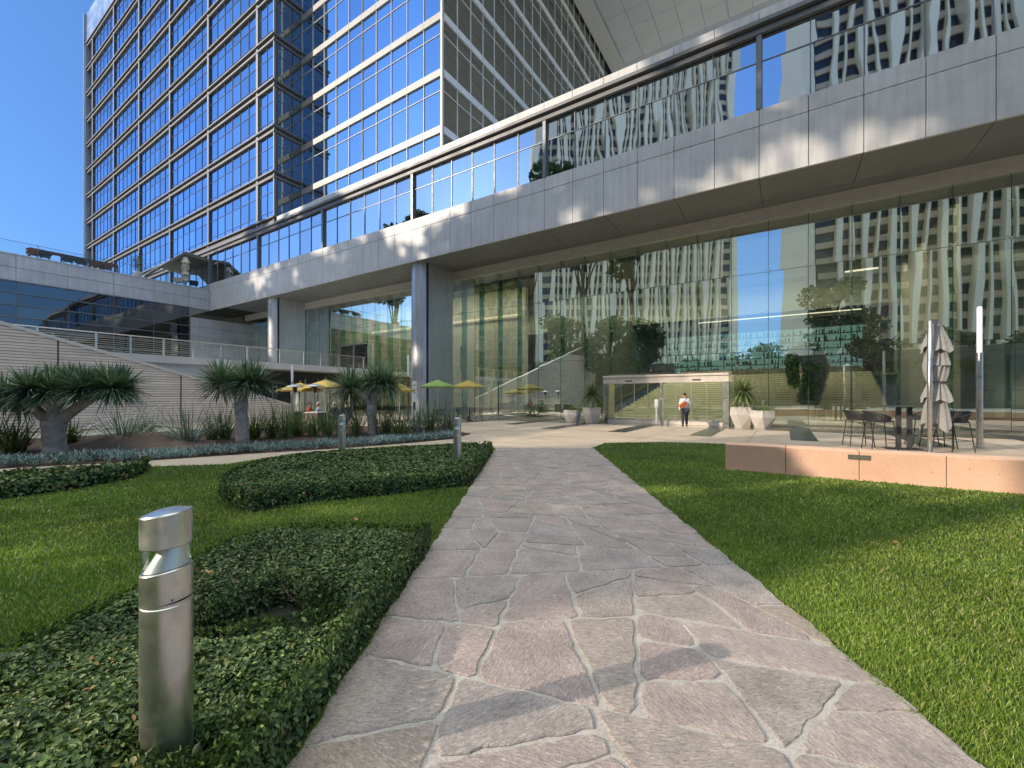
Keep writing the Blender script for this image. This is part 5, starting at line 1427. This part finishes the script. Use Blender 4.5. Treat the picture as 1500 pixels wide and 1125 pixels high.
    sub(['waist', 'pelvis', 'chest', 'neck0', 'shol', 'shor', 'elbl', 'elbr', 'wril', 'wrir'], .022 if not jacket else .035, 'jacket' if jacket else 'shirt', shirt)
    t = sub(['pelvis', 'hipl', 'hipr', 'knel', 'kner', 'ankl', 'ankr'], .022, 'trousers', pants)
    for s in 'lr':
        a, b_ = Vector(J['ank'+s][0]), Vector(J['toe'+s][0]); MB().tube([a+Vector((0, -.05, -.045)), a+Vector((0, 0, -.03)), b_+Vector((0, 0, -.0)), b_+Vector((0, .05, -.01))], [.035, .052, .044, .02], 10).build('shoe', M['shoe'], o, smooth=True)
    HH = {'a': (q(0, -.005, hip+.69), (.070*k, .062*k)), 'b': (q(0, .010, hip+.77), (.088*k, .092*k)), 'c': (q(0, .055, hip+.825), (.074*k, .078*k))}
    skin_obj('hair', HH, [('a', 'b'), ('b', 'c')], hair, o, 2)
    for sx in (-1, 1): MB().lathe([(.0001, -.006), (.008, 0), (.0001, .006)], seg=8).xf(Matrix.Translation(q(sx*.032, .142, hip+.735))).build('eye', M['black'], o)
    MB().box(-.022, .022, .138, .146, hip+.662, hip+.670).build('mouth', mat('lips', (.30, .10, .08), .5), o)
    return o
WP = gp(1003, 625.5)
wp = person((WP[0], WP[1], 0.012), .25, 'walk', 'man in pale shirt and dark trousers walking to the doors with an orange bag', M['shirtwhite'], M['trousers'], M['hair'], 1.78)
bg_ = empty('shoulder_bag', (WP[0], WP[1], 0), .25, 'bright orange leather bag slung across the walking man', 'bag')
b = MB(); b.box(-.20, .20, -.27, -.15, -.13, .13); b.xf(Matrix.Translation((-.10, .0, 1.17)) @ Matrix.Rotation(R(-38), 4, 'Y')); b.build('body', M['orange'], bg_, bevel=.045, seg=3)
b = MB(); b.box(-.205, .205, -.279, -.271, -.02, .02); b.xf(Matrix.Translation((-.10, .0, 1.17)) @ Matrix.Rotation(R(-38), 4, 'Y')); b.build('zip_band', M['black'], bg_)
MB().tube([(-.24, -.2, 1.05), (-.17, -.17, 1.25), (.02, -.15, 1.42), (.13, -.03, 1.52), (.12, .12, 1.45), (-.05, .2, 1.25)], .014, 6).build('strap', M['black'], bg_)

# ------------------------------------------------------------------ cafe under the raised terrace
cf = empty('cafe', (-31.6, 18, 0), 0, 'dark glazed cafe front under the raised terrace, lettered drink', 'cafe')
CO = Vector(cf.location)
XF = -32.2
b = MB().box(XF-.4, XF-.1, 13.3, 24, 0, 3.54); P(b, 'dark_wall', M['darkwall'], cf, CO)
b = MB()
for yy in (18.4, 19.5, 20.6, 21.7, 22.8, 23.9): b.box(XF-.08, XF-.0, yy-.03, yy+.03, .01, 3.0)
b.box(XF-.08, XF+.0, 18.43, 23.87, 2.55, 2.62); P(b, 'window_frame', M['mull_light'], cf, CO)
for i in range(5): P(MB().quad((XF-.05, 18.45+i*1.1, .03), (XF-.05, 19.45+i*1.1, .03), (XF-.05, 19.45+i*1.1, 2.54), (XF-.05, 18.45+i*1.1, 2.54)), 'window', M['glass'], cf, CO)
P(MB().box(XF-.09, XF-.07, 19.1, 19.4, 1.2, 2.2), 'poster', M['white'], cf, CO)
for yy in (16.9, 17.15): P(MB().box(XF-.06, XF+.02, yy, yy+.05, 1.4, 2.6), 'door_pull', M['chrome'], cf, CO)
sg = bpy.data.curves.new('sign_letters', 'FONT'); sg.body = 'drink'; sg.size = .62; sg.extrude = .02; sg.align_x = 'CENTER'; sg.materials.append(M['white'])
tmp_ = bpy.data.objects.new('tmp', sg); COL.objects.link(tmp_); bpy.context.view_layer.update(); sm_ = bpy.data.meshes.new_from_object(tmp_.evaluated_get(bpy.context.evaluated_depsgraph_get())); bpy.data.objects.remove(tmp_)
so_ = bpy.data.objects.new('sign_letters', sm_); link(so_, cf); so_.rotation_euler = (R(90), 0, R(90)); so_.location = Vector((XF-.04, 15.05, 1.72))-CO
bnn = empty('banner_sign', at(607, 30.6), math.atan2(RT[1], RT[0]), 'narrow white vertical banner with small black marks at the foot of the nearer pier', 'sign')
MB().box(-.16, .16, -.02, .02, .3, 2.72).build('panel', M['white'], bnn)
b = MB()
for i, (z, w, h) in enumerate(((2.35, .05, .13), (2.05, .07, .11), (1.82, .05, .10), (1.50, .05, .04))):
    b.box(-w, w, -.026, -.0205, z, z+.03); b.box(-w, -w+.035, -.026, -.0205, z+.031, z+h); b.box(w-.035, w, -.026, -.0205, z+h*.4, z+h) if i < 3 else None
b.build('black_marks', M['black'], bnn); MB().box(-.08, .08, -.027, -.0205, .66, 1.20).build('black_patch', M['black'], bnn)
def cafe_umbrella(loc, m, label, h=2.72, r=1.2):
    o = empty('cafe_umbrella', loc, .3, label, 'umbrella', 'open canvas cafe umbrellas'); b = MB(); n = 8
    for i in range(n):
        a, c_ = 2*math.pi*i/n, 2*math.pi*(i+1)/n; p1 = (r*math.cos(a), r*math.sin(a)); p2 = (r*math.cos(c_), r*math.sin(c_)); md = ((p1[0]+p2[0])*.5*.97, (p1[1]+p2[1])*.5*.97)
        for (u, v_) in ((p1, md), (md, p2)):
            h1 = h-.46+(.03 if v_ is md or u is md else 0)
            b.tri((0, 0, h), (u[0], u[1], h-.46+(.035 if u is md else 0)), (v_[0], v_[1], h-.46+(.035 if v_ is md else 0)))
            b.quad((u[0], u[1], h-.46+(.035 if u is md else 0)), (v_[0], v_[1], h-.46+(.035 if v_ is md else 0)), (v_[0], v_[1], h-.54), (u[0], u[1], h-.54))
    b.build('canopy', m, o)
    MB().tube([(0, 0, .02), (0, 0, h-.02)], .025, 8).build('pole', M['white'], o); MB().lathe([(.03, h+.1), (.0001, h+.14)], seg=8).tube([(0, 0, h-.02), (0, 0, h+.1)], .02, 6).build('finial', m, o)
    for i in range(n): a = 2*math.pi*i/n; MB().bar((0, 0, h-.75), (r*.6*math.cos(a), r*.6*math.sin(a), h-.31), .015).build('rib', M['white'], o)
    MB().lathe([(.28, 0), (.28, .05), (.04, .07), (.04, .3)], seg=16).build('base', M['darkgrey'], o)
    return o
def cafe_set(loc, rz, chairs, lab, seated=()):
    t = empty('cafe_table', loc, rz, lab, 'table', 'small cafe tables'); MB().lathe([(.36, .72), (.37, .73), (.37, .745), (.0001, .745)], seg=20).build('tabletop', M['darkgrey'], t)
    MB().tube([(0, 0, .03), (0, 0, .72)], .03, 8).build('leg', M['black'], t); MB().lathe([(.24, 0), (.24, .02), (.03, .04)], seg=16).build('base', M['black'], t)
    for a, lb in chairs:
        c_ = empty('cafe_chair', (loc[0]+.62*math.cos(a), loc[1]+.62*math.sin(a), 0), a+math.pi, lb, 'chair', 'black wire cafe chairs')
        MB().lathe([(.0001, .43), (.21, .44), (.22, .46), (.0001, .45)], seg=14).build('seat', M['black'], c_)
        b = MB()
        for k in range(15):
            q = math.pi*.5+math.pi*k/14; z = .80-.14*abs(math.cos((q-math.pi)*1.0)-1)
            b.bar((.2*math.cos(q), .2*math.sin(q), .46), (.28*math.cos(q), .28*math.sin(q), z), .010)
        b.tube([(.28*math.cos(math.pi*.5+math.pi*k/14), .28*math.sin(math.pi*.5+math.pi*k/14), .80-.14*abs(math.cos((math.pi*.5+math.pi*k/14-math.pi))-1)) for k in range(15)], .014, 5)
        b.build('backrest', M['black'], c_)
        for sx in (-1, 1):
            for sy in (-1, 1): MB().bar((.14*sx, .14*sy, .44), (.2*sx, .2*sy, 0), .018).build('leg', M['black'], c_)
cafe_umbrella(at(641, 27.5), M['green'], 'lime green cafe umbrella in front of the nearer pier')
cafe_umbrella(at(686, 28.6), M['yellow'], 'yellow cafe umbrella right of the pier, before the lobby glass')
cafe_umbrella(at(440, 25.5), M['yellow'], 'yellow cafe umbrella behind the left patio heater', 2.45, 1.3)
cafe_umbrella(at(477, 25.0), M['yellow'], 'yellow cafe umbrella above the seated people', 2.62, 1.25)
cafe_umbrella(at(585, 27.0), M['yellow'], 'yellow cafe umbrella just left of the pier, half behind the dragon tree', 2.45, 1.0)
cafe_set(at(641, 27.2), 0, [(-.5, 'left-hand wire chair under the lime green umbrella, facing right'), (2.2, 'wire chair under the lime green umbrella, at its pole'), (.9, 'right-hand wire chair under the lime green umbrella')], 'small round table under the lime green umbrella')
cafe_set(at(688, 28.2), 0, [(3.7, 'left wire chair under the yellow umbrella by the lobby glass'), (.55, 'right wire chair under the yellow umbrella by the lobby glass')], 'small round table under the yellow umbrella by the lobby glass')
cafe_set(at(476, 23.6), 0, [(3.6, 'wire chair behind the cafe planter left of the seated people'), (.4, 'wire chair among the seated people at the cafe')], 'small round table between the seated people')
cafe_set(at(556, 24.6), 0, [(3.4, 'wire chair just right of the third dragon tree trunk'), (.2, 'wire chair left of the white banner')], 'empty small round table right of the third dragon tree')
for px, d, rz, sh, hr_, lb, jk in ((453, 24.2, -.9, 'red', 'hair', 'seated person in an orange-red top at the cafe', False), (467, 23.3, 2.4, 'shirt', 'hairgrey', 'seated man in a light blue shirt at the cafe table', False),
                           (490, 23.4, 1.4, 'navy', 'hairgrey', 'white-haired seated person in a dark jacket', True), (508, 23.8, 1.2, 'navy', 'hair', 'dark-haired seated person in dark clothes beside the white-haired one', True)):
    p = person(at(px, d), rz, 'sit', lb, M[sh], M['trousers'], M[hr_], 1.72, jacket=jk)
    c_ = empty('cafe_chair', at(px, d), rz+math.pi/2, 'wire chair under the '+lb.replace('seated ', '').split(' at the')[0].split(' beside')[0], 'chair', 'black wire cafe chairs')
    MB().box(-.2, .2, -.2, .2, .36, .40).build('seat', M['black'], c_); MB().box(-.24, -.21, -.2, .2, .42, .82).build('backrest', M['black'], c_)
    for sx in (-.17, .17):
        for sy in (-.17, .17): MB().bar((sx, sy, 0), (sx, sy, .36), .02).build('leg', M['black'], c_)
def heater(loc, label):
    o = empty('patio_heater', loc, 0, label, 'heater', 'mushroom patio heaters'); MB().box(-.25, .25, -.25, .25, 0, .82).build('base', M['darkgrey'], o, bevel=.03)
    MB().tube([(0, 0, .82), (0, 0, 1.95)], .03, 8).build('pole', M['chrome'], o); MB().lathe([(.07, 1.80), (.11, 1.95), (.11, 2.08), (.2, 2.10)], seg=16).build('burner', M['darkgrey'], o)
    MB().lathe([(.44, 2.12), (.43, 2.14), (.18, 2.23), (.0001, 2.26)], seg=24).build('reflector_hood', mat('hood_metal', (.45, .47, .5), .35, .8), o, smooth=True)
heater(at(432, 22.3), 'left mushroom patio heater with a dark square base'); heater(at(461, 21.6), 'right mushroom patio heater, in front of the yellow umbrella')
cp_ = empty('cafe_planter', at(462, 20.6), .4, 'square brown stone planter box between the heaters and the planting bed', 'planter'); MB().box(-.34, .34, -.34, .34, 0, .80).build('box', mat('brown_stone', (.20, .17, .14), .8), cp_, bevel=.01); MB().box(-.38, .38, -.38, .38, .802, .86).build('rim', M['conc'], cp_)
# ------------------------------------------------------------------ what stands behind the viewer (seen mirrored in the glass)
M['finwhite'] = mat('white_aluminium_fin', (.96, .87, .66), .6, 0, .04, .05)
M['spandrel_b'] = mat('bronze_spandrel', (.60, .50, .36), .6, 0, .1, .05)
M['win_b'] = mat('dark_tower_glass', (.05, .06, .075), .2, .3, .2, .1)
def fin_tower(name, P0, dirv, width, height, pitch, floor_h, finw, label, depth=40, corner=True):
    rz = math.atan2(dirv[1], dirv[0]); o = empty(name, (P0[0], P0[1], 0), rz, label, 'building')
    MB().box(0, width, -depth, -1.0, 0, height).build('dark_glazing', M['win_b'], o)
    b = MB(); k = 0
    while k*floor_h < height: b.box(.5, width-.5, -1.0, -.55, k*floor_h, k*floor_h+floor_h*.38); k += 1
    b.build('spandrels', M['spandrel_b'], o)
    b = MB(); i = 0; x = pitch
    while x < width-pitch*.5:
        w = finw*1.3 if i % 2 == 0 else finw*.55; b.box(x-w/2, x+w/2, -.56, w*1.6, 6, height+2); x += pitch/2; i += 1
    b.build('vertical_fins', M['finwhite'], o)
    if corner:
        b = MB().box(-finw*2.4, 0, -depth, finw*1.4, 0, height+2).box(width, width+finw*3.2, -depth, finw*1.4, 0, height+2); b.build('corner_fins', M['finwhite'], o)
    return o
D1 = 400.0
def mirr(px, D, Yp):                                              # where a thing seen mirrored at px really stands
    u = (px-750)/F; x, y = D*(V[0]+u*RT[0]), D*(V[1]+u*RT[1]); return (x, 2*Yp-y)
A_ = mirr(1066, D1, 24.6); B_ = mirr(792, D1, 24.6)
dv_ = Vector((B_[0]-A_[0], B_[1]-A_[1])); Wd = dv_.length
# local +X runs from the right corner to the left one and local +Y must face the viewer
o = fin_tower('finned_tower', B_, (-dv_.x/Wd, -dv_.y/Wd), Wd, 340, 9.6, 10.6, 2.3, 'white-finned office tower behind the viewer, mirrored in the middle of the glass')
A2 = mirr(1196, 95, 24.6); fin_tower('finned_tower', (A2[0], A2[1]), (1, -.12), 75, 120, 4.4, 3.6, .75, 'second white-finned tower behind the viewer, mirrored at the right of the glass')
# low stone podium mirrored at the left, and trees
def broadleaf(loc, h, r, label, seed, n=5200, size=.5, base=.42):
    rng = np.random.default_rng(seed); rr = random.Random(seed); o = empty('broadleaf_tree', loc, 0, label, 'tree', 'trees standing behind the viewer')
    b = MB(); b.tube([(0, 0, 0), (.1, .05, h*.3), (-.1, .1, h*.6), (0, 0, h*.85)], [h*.028*min(1, 18/h), h*.022*min(1, 18/h), h*.014*min(1, 18/h), h*.004], 10)
    cl = []
    for i in range(11):
        a = rr.uniform(0, 6.283); z = h*rr.uniform(base, .95); q = r*rr.uniform(.25, .8)*(1.1-abs(z/h-.62)); e = Vector((q*math.cos(a), q*math.sin(a), z)); b.tube([(0, 0, z*.62), e*.5+Vector((0, 0, z*.38)), e], [h*.011*min(1, 18/h), h*.007*min(1, 18/h), h*.002], 6); cl.append((e, r*rr.uniform(.28, .46)))
    cl.append((Vector((0, 0, h*.9)), r*.35)); b.build('trunk', M['bark_dark'], o, smooth=True)
    C = []
    for c_, q in cl:
        m = n//len(cl); d = rng.normal(size=(m, 3)); d /= np.linalg.norm(d, axis=1, keepdims=True); C.append(np.array(c_)+d*(q*rng.uniform(.35, 1.1, m)**.6)[:, None]*np.array([1, 1, .75]))
    C = np.concatenate(C); v, f = leaves_np(C, rng.normal(size=C.shape)+np.array([0, 0, .6]), size*rng.uniform(.6, 1.3, len(C)), rng, aspect=.7); np_mesh('crown', v, [f], M['treeleaf'], o)
    return o
def sunward(x, y, dist, side=0.0):                                # a spot up-sun of (x, y)
    return (x-.60*dist+.80*side, y-.80*dist-.60*side, 0)
t = mirr(940, 60, 26.5); broadleaf((t[0], t[1], 0), 12, 3.8, 'dense tree behind the viewer, mirrored above the entrance', 61)
t = mirr(1215, 52, 26.5); broadleaf((t[0], t[1], 0), 15.5, 4.6, 'tall open tree behind the viewer, mirrored right of the gap between towers', 62, 2800)

rr_ = random.Random(77)
M['podium'] = mat('podium_stone', (.10, .095, .085), .7)
pd = empty('garden_wall_building', (-60, -52, 0), .2, 'low dark podium building behind the viewer, mirrored low in the glass', 'building')
MB().box(-90, 150, -12, 0, 0, 9).build('wall', M['podium'], pd)
b = MB()
for i in range(60): b.box(-88+i*4, -86+i*4, .005, .05, 1, 7.5)
b.build('window', M['win_b'], pd)
for i in range(13):
    x = -74+i*8.5+rr_.uniform(-2, 2); y = -30-rr_.uniform(0, 9)
    broadleaf((x, y, 0), rr_.uniform(8.5, 11.5), rr_.uniform(3.6, 4.8), 'dark round tree in the row behind the viewer', 80+i, 2600, .5)

o = empty('added_slab_tower', (0, 0, 0), 0, 'dark slab tower added far behind the viewer to darken the reflection at the left of the lobby glass', 'building')  # added block that cuts the bright sky mirrored in the lobby glass
A3 = mirr(640, 430, 24.6); B3 = mirr(788, 430, 24.6); o.location = (B3[0], B3[1], 0); dx, dy = A3[0]-B3[0], A3[1]-B3[1]; o.rotation_euler = (0, 0, math.atan2(dy, dx)+math.pi)
W3 = math.hypot(dx, dy); MB().box(-W3, 0, -30, 0, 0, 128).build('wall', M['podium'], o)
b = MB()
for i in range(int(W3/6)):
    for j in range(12): b.box(-W3+1+i*6, -W3+5+i*6, .01, .2, 4+j*10, 10+j*10)
b.build('window', M['win_b'], o)
# tall airy trees added up-sun so that their leaf shade breaks up the light on the block, the lawns and the plaza
lab = ['first', 'second', 'third', 'fourth', 'fifth', 'sixth', 'seventh']
for i, xb in enumerate((-52, -40, -30, -19, -9, 2, 13)):
    x, y, _ = sunward(xb, 22.7, 62+3*math.sin(i*2.1)); broadleaf((x, y, 0), 44+3*math.sin(i*1.7), 7.5, lab[i]+' from the left of the very tall airy trees added behind the viewer to dapple the sunlight', 120+i, 1900, 1.15, .62)
for i, (gx, gy, dd, hh, rr0) in enumerate(((-9, 5, 27, 15, 5.0), (-4.0, 1.6, 24, 13.5, 3.4), (-15, 9, 30, 16, 5.5))):  # lower trees added up-sun to put the left side in shade
    x, y, _ = sunward(gx, gy, dd); broadleaf((x, y, 0), hh, rr0, ['rounded tree added to shade the left lawn', 'smaller tree added to shade the nearest hedge', 'broad tree added to shade the side path'][i]+', behind the viewer', 140+i, (3600, 1500, 3000)[i], .5)
# ------------------------------------------------------------------ camera, sun, sky
cam_d = bpy.data.cameras.new('camera'); cam = bpy.data.objects.new('camera', cam_d); COL.objects.link(cam)
cam.location = (0, 0, H_CAM); cam.rotation_euler = (R(90), 0, math.atan2(.5417, .8406))
cam_d.sensor_width = 36; cam_d.lens = F/1500*36; cam_d.shift_y = (HZ-562.5)/1500; cam_d.clip_start = .05; cam_d.clip_end = 4000
scene.camera = cam
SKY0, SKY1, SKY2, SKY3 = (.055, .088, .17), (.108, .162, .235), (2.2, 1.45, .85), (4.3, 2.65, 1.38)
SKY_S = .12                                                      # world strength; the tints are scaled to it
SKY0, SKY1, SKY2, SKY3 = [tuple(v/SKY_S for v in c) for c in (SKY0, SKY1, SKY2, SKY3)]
SUN_EL = 22.0; SX, SY = -.60, -.80                              # towards the sun
L = math.hypot(SX, SY); SX /= L; SY /= L
sd = bpy.data.lights.new('sun', 'SUN'); sd.energy = 5.0; sd.angle = R(.6); sd.color = (1.0, .86, .68)
so = bpy.data.objects.new('sun', sd); COL.objects.link(so)
d = Vector((SX*math.cos(R(SUN_EL)), SY*math.cos(R(SUN_EL)), math.sin(R(SUN_EL))))
so.rotation_euler = d.to_track_quat('Z', 'Y').to_euler(); so.location = d*60
w = bpy.data.worlds.new('World'); scene.world = w; w.use_nodes = True; nt = w.node_tree
bg = nt.nodes['Background']; sk = nt.nodes.new('ShaderNodeTexSky'); sk.sky_type = 'NISHITA'; sk.sun_disc = False
sk.sun_elevation = R(SUN_EL); sk.sun_rotation = math.atan2(SX, SY)
sk.air_density = 1.3; sk.dust_density = .3; sk.ozone_density = 2.2
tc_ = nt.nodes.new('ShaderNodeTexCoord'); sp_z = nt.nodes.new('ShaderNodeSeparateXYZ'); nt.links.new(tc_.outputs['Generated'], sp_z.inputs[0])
rp_ = nt.nodes.new('ShaderNodeValToRGB'); nt.links.new(sp_z.outputs['Z'], rp_.inputs['Fac'])   # low sky dimmed; zenith warmed and boosted to fill the shade
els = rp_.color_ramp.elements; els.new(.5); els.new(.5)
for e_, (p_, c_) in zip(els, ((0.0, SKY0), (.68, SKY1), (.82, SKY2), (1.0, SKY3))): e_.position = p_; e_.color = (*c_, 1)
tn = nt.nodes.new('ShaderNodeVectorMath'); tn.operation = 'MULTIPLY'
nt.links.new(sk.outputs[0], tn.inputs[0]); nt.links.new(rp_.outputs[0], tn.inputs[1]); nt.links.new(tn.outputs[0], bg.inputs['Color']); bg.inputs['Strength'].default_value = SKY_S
scene.view_settings.view_transform = 'Standard'; scene.view_settings.look = 'None'; scene.view_settings.exposure = 0
scene.cycles.max_bounces = 8; scene.cycles.transparent_max_bounces = 16; scene.cycles.glossy_bounces = 5
scene.cycles.sample_clamp_indirect = 6.0
bpy.context.view_layer.update()
